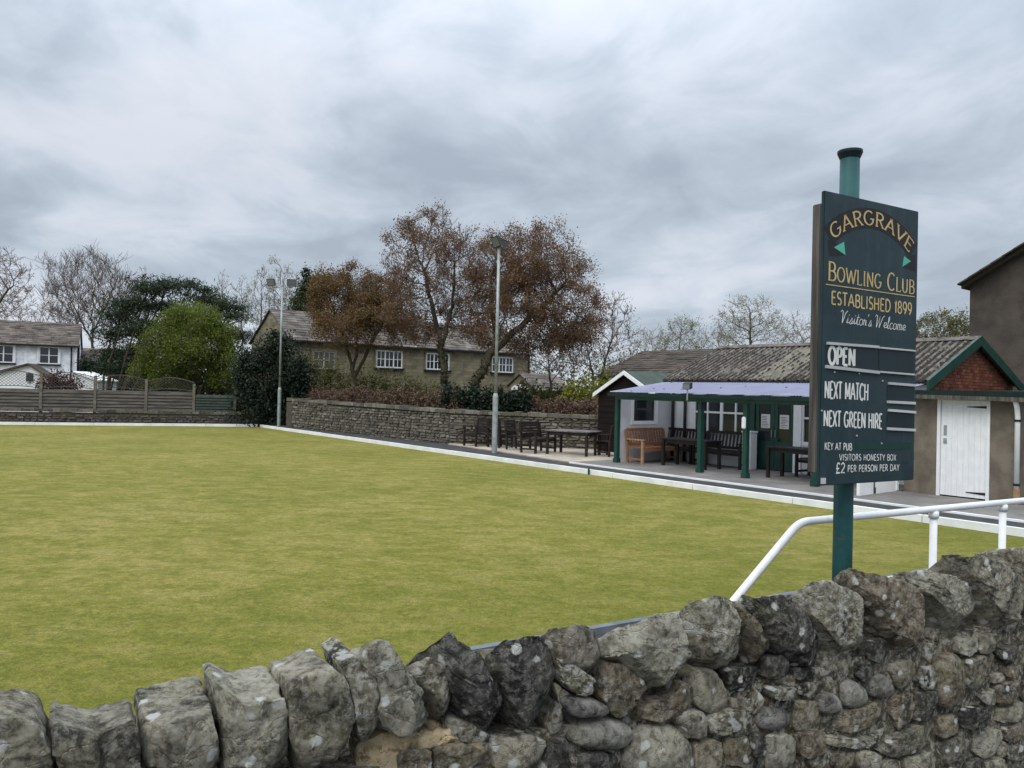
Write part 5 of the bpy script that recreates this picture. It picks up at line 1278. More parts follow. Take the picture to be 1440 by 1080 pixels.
# hedges behind the wall
def hedge(name, label, pxs, Y0, Y1, ytop, leaf, n, lsize, seed, z0=.9, cat='hedge', rise=.0, tw='twigpale'):
    bl = []; base = B(sum(pxs) / 2, (Y0 + Y1) / 2); nb = max(4, int((pxs[1] - pxs[0]) / 16))
    for i in range(nb + 1):
        f = i / nb; px = pxs[0] + (pxs[1] - pxs[0]) * f; Yc = Y0 + (Y1 - Y0) * f; top = zt(px, ytop[0] + (ytop[1] - ytop[0]) * f + random.uniform(-4, 4), Yc)
        q = B(px, Yc) - base; bl.append((q[0], q[1], (top + z0) / 2, 12 * k_(Yc), .5, (top - z0) / 2))
    return blobs(name, label, base, bl, n, lsize, leaf, seed, cat, bark=tw, hollow=.1, rough=.5)
hedge('beech_hedge', 'brown leaved beech hedge above the left half of the stone wall', (445, 640), 35.5, 31.0, (543, 548), 'hedgeleaf', 12000, .052, 11)
hedge('beech_hedge', 'brown leaved hedge above the right half of the stone wall behind the patio', (735, 842), 30.5, 28.0, (556, 560), 'hedgeleaf', 6000, .055, 12)
hedge('dark_bush', 'dark green bush under the leaning copper tree behind the stone wall', (628, 735), 31.2, 30.0, (537, 548), 'darkleaf', 7500, .07, 13, cat='shrub')
hedge('mossy_shrub', 'olive green shrubs against the stone house wall behind the beech hedge', (428, 620), 38.8, 42.5, (488, 534), 'oliveleaf', 8200, .06, 14, cat='shrub')
hedge('yellow_bush', 'yellow green bush left of the brown shed', (800, 848), 31.0, 29.5, (535, 528), 'yellowleaf', 4200, .07, 15, cat='shrub')
hedge('green_shrubs', 'dull green shrubs behind the patio wall left of the yellow bush', (735, 800), 36.0, 34.0, (533, 538), 'oliveleaf', 2600, .08, 16, cat='shrub')
hedge('red_shrub', 'dark red shrub peeping over the fence by the cottage', (60, 104), 44.5, 44.8, (522, 524), 'redleaf', 2500, .07, 17, cat='shrub')
hedge('back_hedge', 'dark hedge at the back between the pine and the evergreen', (118, 345), 55, 52, (505, 500), 'darkleaf', 13000, .13, 18, z0=0)
hedge('field_hedge', 'far olive hedge beyond the barn and the clubhouse', (740, 1400), 88, 80, (488, 480), 'oliveleaf', 9000, .16, 19, z0=0)

# ------------------------------------------------------------------ club sign
PB = 2.14                                                      # board face
tl, zt_l = wall_pt(1160, 265, PB); bl_, zb_l = wall_pt(1152, 682, PB); tr_, zt_r = wall_pt(1293, 300, PB); br_, zb_r = wall_pt(1284, 676, PB)
t0_, t1_ = (tl + bl_) / 2, (tr_ + br_) / 2; z1_, z0_ = (zt_l + zt_r) / 2, (zb_l + zb_r) / 2
pole_t, _ = wall_pt(1185, 760, 2.25)
sign = thing('club_sign', 'dark green bowling club sign board on a teal pole behind the stone wall', 'sign', W(pole_t, 2.25, 0))
m = MB(); pb = W(pole_t, 2.25, 0); ztop = CAM[2] + (559 - 222) / F_PX * 3.5 + .01
m.lathe(pb, [(.042, 0), (.042, ztop - .02)], 20); pole = obj('pole', m, MT['pole_green'], sign, smooth=True)
m = MB(); m.lathe(pb, [(.044, ztop - .02), (.047, ztop - .012), (.054, ztop + .004), (.054, ztop + .015), (.03, ztop + .022)], 20); obj('cap', m, MT['signpanel'], sign)
m = MB(); m.frame_box(W((t0_ + t1_) / 2, PB + .009, (z0_ + z1_) / 2), WT * (t1_ - t0_) / 2, WP * .009, UP * (z1_ - z0_) / 2); board = obj('board', m, MT['signface'], sign, bevel=.003)
for k, tt in enumerate((t0_ + .03, t1_ - .03)):
    m = MB(); m.frame_box(W(tt, PB + .018 + .022, (z0_ + z1_) / 2 + .0), WT * .03, WP * .0215, UP * ((z1_ - z0_) / 2 - (.06 if k else .05))); obj('batten', m, MT['greywood'], sign, bevel=.004)
for z in (z0_ + .25, z1_ - .3):
    m = MB(); m.frame_box(W((t0_ + t1_) / 2, PB + .03, z), WT * ((t1_ - t0_) / 2 - .062), WP * .011, UP * .035); obj('cross_batten', m, MT['greywood'], sign)
m = MB(); m.frame_box(W(t0_ + .02, PB - .004, z0_ + .02), WT * .012, WP * .004, UP * .012); obj('end_clip', m, MT['alu'], sign)
def zb5(x, y):                                                # a point read on the enlarged sign -> (t, z) on the board
    return wall_pt(1120 + x / 2.04, 190 + y / 2.04, PB)
# stroke alphabet ------------------------------------------------
def arc(cx, cy, rx, ry, a0, a1, n=9): return [(cx + rx * math.cos(R(a0 + (a1 - a0) * i / n)), cy + ry * math.sin(R(a0 + (a1 - a0) * i / n))) for i in range(n + 1)]
GL = {
 'A': (.74, [[(.02, 0), (.37, 1)], [(.37, 1), (.72, 0)], [(.15, .34), (.59, .34)]]),
 'B': (.62, [[(.1, 0), (.1, 1)], [(.1, 1)] + arc(.32, .76, .22, .24, 90, -90) + [(.1, .52)], [(.1, .52)] + arc(.34, .26, .26, .26, 90, -90) + [(.1, 0)]]),
 'C': (.68, [arc(.38, .5, .34, .5, 48, 312, 16)]),
 'D': (.70, [[(.1, 0), (.1, 1)], [(.1, 1), (.28, 1)] + arc(.28, .5, .38, .5, 90, -90, 14) + [(.1, 0)]]),
 'E': (.56, [[(.1, 0), (.1, 1)], [(.1, 1), (.52, 1)], [(.1, .52), (.44, .52)], [(.1, 0), (.54, 0)]]),
 'G': (.74, [arc(.38, .5, .34, .5, 48, 325, 16) + [(.68, .44)], [(.46, .44), (.72, .44)]]),
 'H': (.70, [[(.1, 0), (.1, 1)], [(.6, 0), (.6, 1)], [(.1, .52), (.6, .52)]]),
 'I': (.24, [[(.12, 0), (.12, 1)]]),
 'K': (.64, [[(.1, 0), (.1, 1)], [(.56, 1), (.12, .45)], [(.26, .6), (.6, 0)]]),
 'L': (.54, [[(.1, 0), (.1, 1)], [(.1, 0), (.52, 0)]]),
 'M': (.84, [[(.1, 0), (.1, 1)], [(.1, 1), (.42, .15)], [(.42, .15), (.74, 1)], [(.74, 1), (.74, 0)]]),
 'N': (.72, [[(.1, 0), (.1, 1)], [(.1, 1), (.62, 0)], [(.62, 0), (.62, 1)]]),
 'O': (.78, [arc(.39, .5, .35, .5, 90, 450, 20)]),
 'P': (.58, [[(.1, 0), (.1, 1)], [(.1, 1), (.28, 1)] + arc(.28, .74, .25, .26, 90, -90) + [(.1, .48)]]),
 'R': (.64, [[(.1, 0), (.1, 1)], [(.1, 1), (.28, 1)] + arc(.28, .75, .25, .25, 90, -90) + [(.1, .5)], [(.3, .5), (.6, 0)]]),
 'S': (.56, [arc(.29, .75, .21, .25, 40, 270, 10) + arc(.29, .26, .23, .25, 90, -140, 10)]),
 'T': (.60, [[(.3, 0), (.3, 1)], [(.02, 1), (.58, 1)]]),
 'U': (.70, [[(.1, 1), (.1, .32)] + arc(.35, .32, .25, .32, 180, 360, 10) + [(.6, 1)]]),
 'V': (.70, [[(.02, 1), (.35, 0)], [(.35, 0), (.68, 1)]]),
 'W': (1.0, [[(.02, 1), (.26, 0)], [(.26, 0), (.5, .9)], [(.5, .9), (.74, 0)], [(.74, 0), (.98, 1)]]),
 'X': (.64, [[(.04, 1), (.6, 0)], [(.6, 1), (.04, 0)]]),
 'Y': (.64, [[(.02, 1), (.32, .48)], [(.62, 1), (.32, .48)], [(.32, .48), (.32, 0)]]),
 '1': (.32, [[(.04, .8), (.18, 1), (.18, 0)]]),
 '8': (.58, [arc(.29, .75, .2, .25, 90, 450, 14), arc(.29, .26, .24, .26, 90, 450, 14)]),
 '9': (.58, [arc(.29, .68, .23, .32, 0, 360, 14), [(.52, .68), (.46, .3), (.26, 0)]]),
 '2': (.56, [arc(.28, .72, .22, .28, 165, -40, 10) + [(.06, 0), (.54, 0)]]),
 '£': (.60, [arc(.36, .76, .18, .24, 20, 180, 8) + [(.2, .2), (.06, 0), (.56, 0)], [(.06, .44), (.46, .44)]]),
 ' ': (.34, []), '.': (.2, []),
}
SCR = {  # lower-case script letters, x-height .5
 'i': (.26, [[(0, .05), (.1, .5), (.12, .05), (.26, .1)], [(.13, .66), (.15, .72)]]),
 's': (.34, [[(0, .05), (.2, .5), (.26, .2), (.14, 0), (.02, .06)], [(.14, 0), (.34, .1)]]),
 't': (.28, [[(0, .05), (.16, .85), (.1, .1), (.16, 0), (.28, .1)], [(.02, .58), (.28, .6)]]),
 'o': (.40, [arc(.18, .25, .15, .25, 60, 420, 12) + [(.4, .4)]]),
 'r': (.34, [[(0, .05), (.08, .5), (.18, .42), (.22, .44), (.2, .05), (.34, .1)]]),
 'e': (.34, [[(0, .12), (.22, .28)] + arc(.15, .27, .12, .22, 10, 300, 10) + [(.34, .1)]]),
 'l': (.24, [[(0, .05), (.16, .8), (.12, 1), (.06, .9), (.08, .1), (.14, 0), (.24, .08)]]),
 'c': (.34, [arc(.18, .25, .15, .25, 50, 310, 10) + [(.34, .1)]]),
 'm': (.56, [[(0, .05), (.06, .5), (.06, 0)], [(.06, .35), (.16, .5), (.24, .42), (.24, 0)], [(.24, .35), (.34, .5), (.42, .42), (.42, .04), (.56, .1)]]),
 'V': (.62, [[(.0, .85), (.1, 1), (.2, .92), (.26, 0)], [(.26, 0), (.44, .8), (.6, 1)]]),
 'W': (.9, [[(.0, .85), (.1, 1), (.2, .92), (.24, 0)], [(.24, 0), (.46, .92), (.5, 0)], [(.5, 0), (.72, .85), (.88, 1)]]),
 "'": (.14, [[(.06, .95), (.02, .78)]]), ' ': (.2, []),
}
def ribbon(m, pts, wv, wh, lift, P):
    """flat stroke; wv = width of upright strokes, wh = width of level ones"""
    pts = [np.array(p, float) for p in pts]; n = len(pts); L = []; Rr = []
    for i in range(n):
        d = pts[min(i + 1, n - 1)] - pts[max(i - 1, 0)]; ln = np.linalg.norm(d)
        if ln < 1e-9: d = np.array([1., 0])
        else: d = d / ln
        nr = np.array([-d[1], d[0]]); w_ = wh + (wv - wh) * abs(d[1]) ** 1.2
        if n > 2 and 0 < i < n - 1:
            d0 = pts[i] - pts[i - 1]; d1 = pts[i + 1] - pts[i]
            c = np.dot(d0, d1) / max(1e-9, np.linalg.norm(d0) * np.linalg.norm(d1)); w_ *= min(1.6, 1 / max(.5, math.sqrt(max(0, (1 + c) / 2))))
        L.append(P(pts[i] + nr * w_ / 2, lift)); Rr.append(P(pts[i] - nr * w_ / 2, lift))
    vs = L + Rr; m.add(vs, [(i, i + 1, n + i + 1, n + i) for i in range(n - 1)])
def text(nm, txt, a, b, hgt, mat, font=GL, wv=.13, wh=.13, serif=0.0, track=.08, small=None, path=None, slant=0.0, lift=.0012):
    """a, b = (t, z) of baseline start and end; hgt = cap height in metres"""
    seq = []; x = 0
    for ch in txt:
        if small is not None and ch.islower(): g_, sc = font[ch.upper()], small
        else: g_, sc = font[ch], 1.0
        seq.append((g_[1], x, sc)); x += g_[0] * sc + track
    total = x - track; a = np.array(a); b = np.array(b); length = np.linalg.norm(b - a) if path is None else path[1]; kx = length / total
    m = MB(); cuts = [i for i, ch in enumerate(txt) if ch == ' ']
    for gi, (strokes, x0, sc) in enumerate(seq):
        if gi in cuts: obj(nm, m, MT[mat], board, fix=False); m = MB(); continue
        def P(p, lf):
            # p in glyph units: x scaled by kx, y by hgt
            X = (x0 + p[0] * 1.0 + slant * p[1]) * kx; Yy = p[1] * hgt
            if path is None:
                d = (b - a) / np.linalg.norm(b - a); q = a + d * X + np.array([0, 1]) * Yy
            else: q = path[0](X / length, Yy)
            return W(q[0], PB - lf, q[1])
        for j, st in enumerate(strokes):
            st = [(p[0] * sc, p[1] * sc) for p in st]
            ar = hgt / kx
            asp = lambda p: p
            # widths are in glyph units: compensate the stretch so strokes look even
            def PQ(p, lf): return P((p[0], p[1]), lf)
            ribbon_scaled(m, st, wv * sc, wh * sc, lift + j * .00012, PQ, ar)
            if serif:
                for (e, o_) in ((0, 1), (-1, -2)):
                    if len(st) == 2 and abs(st[0][1] - st[1][1]) > .3 * sc:
                        y = st[e][1]
                        if min(abs(y), abs(y - sc)) < .03: ribbon_scaled(m, [(st[e][0] - serif * sc, y), (st[e][0] + serif * sc, y)], wh * sc, wh * sc * .9, lift + .0005, PQ, ar)
                    elif len(st) == 2 and abs(st[0][0] - st[1][0]) > .2 and e == -1:
                        y = st[e][1]; dy = .09 * sc * (1 if y < .3 else -1) if abs(y - .52 * sc) > .1 else 0
                        ribbon_scaled(m, [(st[e][0], y - (.05 if dy == 0 else 0)), (st[e][0] + .01, y + (dy * 1.4 if dy else .05))], wh * sc, wh * sc, lift + .0005, PQ, ar)
    obj(nm, m, MT[mat], board, fix=False); return m
def ribbon_scaled(m, st, wv, wh, lift, P, ar):
    # work in a space where both axes have equal real scale (x unit = kx, y unit = hgt = ar*kx)
    q = [(p[0], p[1] * ar) for p in st]
    ribbon(m, q, wv * ar, wh * ar, lift, lambda p, lf: P((p[0], p[1] / ar), lf))
# arched GARGRAVE banner
pA, pB_, pM = zb5(107, 299), zb5(322, 336), zb5(220, 259)
def circ3(a, b, c):
    ax, ay = a; bx, by = b; cx, cy = c; d = 2 * (ax * (by - cy) + bx * (cy - ay) + cx * (ay - by))
    ux = ((ax**2 + ay**2) * (by - cy) + (bx**2 + by**2) * (cy - ay) + (cx**2 + cy**2) * (ay - by)) / d
    uy = ((ax**2 + ay**2) * (cx - bx) + (bx**2 + by**2) * (ax - cx) + (cx**2 + cy**2) * (bx - ax)) / d
    return np.array([ux, uy]), math.hypot(ax - ux, ay - uy)
cc, rad = circ3(pA, pM, pB_)
aA, aB = math.atan2(pA[1] - cc[1], pA[0] - cc[0]), math.atan2(pB_[1] - cc[1], pB_[0] - cc[0])
hG = 40 / 2.04 * 3.3 / F_PX
def arcp(f, y): an = aA + (aB - aA) * f; return cc + np.array([math.cos(an), math.sin(an)]) * (rad + y)
m = MB(); n = 24
vs = [W(*(lambda q: (q[0], PB - .0006, q[1]))(arcp(-.035 + 1.07 * i / n, -.016))) for i in range(n + 1)] + [W(*(lambda q: (q[0], PB - .0006, q[1]))(arcp(-.035 + 1.07 * i / n, hG + .014))) for i in range(n + 1)]
m.add(vs, [(i, i + 1, n + 2 + i, n + 1 + i) for i in range(n)]); obj('banner', m, MT['banner'], board, fix=False)
for pts in ([(90, 300), (108, 302), (140, 345), (108, 348), (94, 345)], [(322, 342), (341, 345), (342, 392), (326, 385), (303, 378)]):
    m = MB(); m.add([W(*(lambda q: (q[0], PB - .0005, q[1]))(zb5(*p))) for p in pts], [tuple(range(5))]); obj('banner_tail', m, MT['banner'], board, fix=False)
for pts in ([(107, 322), (136, 306), (140, 344)], [(308, 347), (328, 362), (303, 378)]):
    m = MB(); m.add([W(*(lambda q: (q[0], PB - .0011, q[1]))(zb5(*p))) for p in pts], [(0, 1, 2)]); obj('teal_triangle', m, MT['teal'], board, fix=False)
text('lettering', 'GARGRAVE', (0, 0), (1, 0), hG, 'gold', wv=.17, wh=.085, serif=.10, track=.13, path=(arcp, rad * abs(aB - aA)))
def th(px_h): return px_h / 2.04 * 3.38 / F_PX
text('lettering', 'Bowling Club', zb5(90, 415), zb5(337, 456), th(50), 'gold', wv=.145, wh=.075, serif=.09, track=.10, small=.80)
def strip(nm, p, q, thick, mat, lift=.003, deep=.003):
    a = np.array(zb5(*p)); b_ = np.array(zb5(*q)); m = MB(); d = b_ - a; L = np.linalg.norm(d); d /= L; nn = np.array([-d[1], d[0]]); c = (a + b_) / 2
    m.frame_box(W(c[0], PB - lift, c[1]), (WT * d[0] + UP * d[1]) * L / 2, WP * deep, (WT * nn[0] + UP * nn[1]) * thick / 2); return obj(nm, m, MT[mat], board)
strip('underline', (84, 428), (338, 464), .004, 'gold', .0012, .0008)
text('lettering', 'ESTABLISHED 1899', zb5(99, 484), zb5(330, 516), th(35), 'gold', wv=.15, wh=.13, track=.10)
text('lettering', "Visitor's Welcome", zb5(122, 538), zb5(312, 562), th(36), 'letterwhite', font=SCR, wv=.075, wh=.045, track=.0, slant=.16)
# slots and boards
def quadp(nm, pts, mat, lift): 
    m = MB(); m.add([W(*(lambda q: (q[0], PB - lift, q[1]))(zb5(*p))) for p in pts], [(0, 1, 2, 3)]); return obj(nm, m, MT[mat], board, fix=False)
quadp('slot_panel', [(84, 603), (233, 614), (233, 676), (82, 660)], 'signpanel', .0016)
quadp('slot_panel', [(236, 614), (334, 624), (334, 682), (236, 674)], 'signpanel', .0022)
strip('slot_rail', (86, 597), (233, 608), .011, 'alu', .005, .005); strip('slot_rail', (237, 610), (336, 619), .007, 'alu', .005, .005)
strip('slot_rail', (82, 664), (234, 681), .013, 'alu', .005, .005); strip('slot_rail', (236, 679), (334, 687), .008, 'alu', .005, .005)
for y0, y1 in ((713, 765), (790, 842)):
    strip('slot_rail', (262, y0 - 1), (338, y0 + 5), .011, 'alu', .005, .005); strip('slot_rail', (259, y1), (337, y1 + 4), .012, 'alu', .005, .005)
    quadp('slot_panel', [(260, y0 + 6), (336, y0 + 10), (336, y1 - 1), (259, y1 - 5)], 'signpanel', .0016)
text('lettering', 'OPEN', zb5(90, 656), zb5(166, 662), th(47), 'letterwhite', wv=.22, wh=.16, track=.10, lift=.003)
text('lettering', 'NEXT MATCH', zb5(80, 754), zb5(205, 761), th(46), 'letterwhite', wv=.13, wh=.11, track=.08)
text('lettering', 'NEXT GREEN HIRE', zb5(77, 834), zb5(245, 842), th(42), 'letterwhite', wv=.14, wh=.12, track=.09)
text('lettering', 'KEY AT PUB', zb5(80, 902), zb5(158, 904), th(19), 'letterwhite', wv=.15, wh=.14, track=.10)
quadp('green_strip', [(170, 881), (328, 882), (328, 900), (170, 902)], 'signgreen', .0014)
text('lettering', 'VISITORS HONESTY BOX', zb5(122, 933), zb5(285, 933), th(17), 'letterwhite', wv=.15, wh=.14, track=.12)
text('lettering', '£2', zb5(112, 969), zb5(138, 968), th(27), 'letterwhite', wv=.15, wh=.14, track=.10)
text('lettering', 'PER PERSON PER DAY', zb5(146, 966), zb5(294, 962), th(18), 'letterwhite', wv=.15, wh=.14, track=.12)
m = MB()
for (x, y) in ((108, 680), (178, 684), (246, 705), (72, 790), (172, 862), (243, 884)):
    q = zb5(x, y); m.frame_box(W(q[0], PB - .002, q[1]), WT * .003, WP * .002, UP * .003)
obj('screw_heads', m, MT['alu'], board)

# ------------------------------------------------------------------ white handrail
PH = 2.58
hr = thing('handrail', 'white tubular steel handrail behind the roadside wall by the sign', 'handrail', W(wall_pt(1313, 720, PH)[0], PH, 0))
def hp(px, py): q = wall_pt(px, py, PH); return np.array(q)
e0, e1_, e2_ = hp(1037, 839), hp(1124, 734), hp(1440, 704)
dn_ = (e0 - e1_) / np.linalg.norm(e0 - e1_); low = e1_ + dn_ * ((e1_[1] - .42) / -dn_[1]) if dn_[1] < 0 else e0
end = e2_ + (e2_ - e1_) / np.linalg.norm(e2_ - e1_) * 1.6
# rounded bend
dr = (e2_ - e1_) / np.linalg.norm(e2_ - e1_); curve = []
for f in np.linspace(0, 1, 7):
    a_ = e1_ + dn_ * .07; c_ = e1_ + dr * .07; curve.append((1 - f) ** 2 * a_ + 2 * f * (1 - f) * e1_ + f ** 2 * c_)
pts = [low] + curve + [end]
m = MB(); m.pipe([W(q[0], PH, q[1]) for q in pts], .0195, 14); obj('rail', m, MT['white'], hr, smooth=True)
for px in (1313, 1410, 1520):
    tq = wall_pt(px, 720, PH)[0]; zt_ = e1_[1] + (tq - e1_[0]) * dr[1] / dr[0]
    m = MB(); m.tube(W(tq, PH, .02), W(tq, PH, zt_ - .01), .020, n=12); obj('post', m, MT['white'], hr, smooth=True)
    m = MB(); m.tube(W(tq, PH, zt_ - .05), W(tq, PH, zt_ - .012), .027, n=12); obj('collar', m, MT['white'], hr, smooth=True)
l0, l1 = hp(1240, 815), hp(1345, 797); m = MB(); l1 = l1 + (l1 - l0) * 1.5
m.pipe([W(l0[0], PH + .0, l0[1]), W(l1[0], PH, l1[1])], .012, 10); obj('lower_rail', m, MT['white'], hr, smooth=True)

# ------------------------------------------------------------------ roadside stone wall
P0 = 1.75
wall = thing('roadside_wall', 'rough lichened dry stone wall in the foreground along the road', 'stone wall', W(1.0, P0, .3))
POLYS = []                                                    # outlines on the wall face, for packing the gaps
def resample(poly, step):
    poly = [np.array(p, float) for p in poly]; out_ = []
    for i in range(len(poly)):
        a, b = poly[i], poly[(i + 1) % len(poly)]; n = max(1, int(np.linalg.norm(b - a) / step))
        out_ += [a + (b - a) * j / n for j in range(n)]
    return np.array(out_)
def chaikin(poly, k=1, cut=.18):
    poly = [np.array(p, float) for p in poly]
    for _ in range(k):
        q = []
        for i in range(len(poly)):
            a, b = poly[i], poly[(i + 1) % len(poly)]; q += [a + (b - a) * cut, b - (b - a) * cut]
        poly = q
    return poly
def stone(poly, pf, depth, mat, name='stone', drop=0.0, rnd=.2, amp=.010, step=.018, seed=0, back=.9, px=True, bulge=.03, tilt=0.0, facet=0.5):
    """a solid block: its outline on the wall face (t, z), rounded over and carried back into the wall"""
    if px: poly = [wall_pt(x, y, pf) for x, y in poly]
    poly = chaikin(poly, 1 if rnd < .4 else 2, min(.25, .07 + rnd * .2))
    o = resample(poly, step); c = o.mean(0); n = len(o); size = np.sqrt(np.mean(((o - c) ** 2).sum(1)))
    POLYS.append(o)
    area = 0.5 * np.sum(o[:, 0] * np.roll(o[:, 1], -1) - np.roll(o[:, 0], -1) * o[:, 1])
    if area < 0: o = o[::-1]
    rb = min(.035, size * .28) * (.2 + rnd * (1.5 if rnd > .5 else .9))
    rings = []                                                # (scale about centre, p offset, z drop)
    nd = 3 if depth < .2 else 12
    for j in range(nd + 1):
        f = 1 - j / nd                                        # back to front
        sc = 1 - (1 - back) * f; rings.append((sc, rb + (depth - rb) * f, drop * f))
    for a in (30, 60, 88):
        s_ = math.sin(R(a)); rings.append((1 - (rb / size) * .55 * (1 - math.cos(R(a))), rb * (1 - s_), 0))
    base_sc = rings[-1][0]
    k = max(2, int(size * .8 / step))
    for j in range(1, k): rings.append((base_sc * (1 - j / k), -bulge * size * 2 * (1 - (1 - j / k) ** 2), 0))
    V = []
    for sc, pp, dz in rings:
        q = c + (o - c) * sc
        for (tt, zz) in q: V.append((tt, P0 + (pf - P0) + pp + tilt * (zz - c[1]), zz - dz))
    ctr = len(V); V.append((c[0], pf - bulge * size * 2, c[1])); bctr = len(V); V.append((c[0], pf + depth, c[1] - drop))
    mb = MB(); mb.v = [tuple(W(*q)) for q in V]
    for j in range(len(rings) - 1):
        for i in range(n): mb.f.append((j * n + i, j * n + (i + 1) % n, (j + 1) * n + (i + 1) % n, (j + 1) * n + i))
    L = (len(rings) - 1) * n
    for i in range(n): mb.f.append((L + i, L + (i + 1) % n, ctr)); mb.f.append(((i + 1) % n, i, bctr))
    ob_ = obj(name, mb, MT[mat], wall, smooth=True)
    me = ob_.data; nv = len(me.vertices); co = np.empty(nv * 3, np.float32); me.vertices.foreach_get('co', co); co = co.reshape(-1, 3)
    if facet > .3:                                            # split faces: flat planes struck off the block
        rq = random.Random(seed * 7 + 3); T3, P3 = np.array(WT), np.array(WP)
        for k_q in range(9):
            wd = 1.0 if depth > .17 else .45; nv_ = T3 * rq.uniform(-.9, .9) * wd - P3 * rq.uniform(.35, 1) + UP * rq.uniform(-.8, .45) * wd; nv_ /= np.linalg.norm(nv_)
            dd_ = co @ nv_; lim = np.quantile(dd_, rq.uniform(.89, .97)); ov = np.maximum(0, dd_ - lim)
            co -= (nv_[None] * ov[:, None] * .92).astype(np.float32)
        me.vertices.foreach_set('co', co.ravel()); me.update()
    no = np.array([v.normal[:] for v in me.vertices]); off_ = Vector((seed * 3.71, seed * 1.3, 0))
    for i in range(nv):
        q = Vector(co[i].tolist()) + off_
        w_ = noise.noise(q * 5) * (1.3 if facet < .3 else .35) + noise.noise(q * 12) * .45 - abs(noise.noise(q * 19)) * .9 - abs(noise.noise(q * 43)) * .8 + noise.noise(q * 90) * .4
        w_ += facet * 1.1 * (noise.cell(q * 13 + noise.noise_vector(q * 9) * .8) )
        co[i] += (no[i] * (w_ + .35) * amp).astype(np.float32)
    me.vertices.foreach_set('co', co.ravel()); me.update()
    if facet > .3: me.set_sharp_from_angle(angle=R(38))
    return ob_
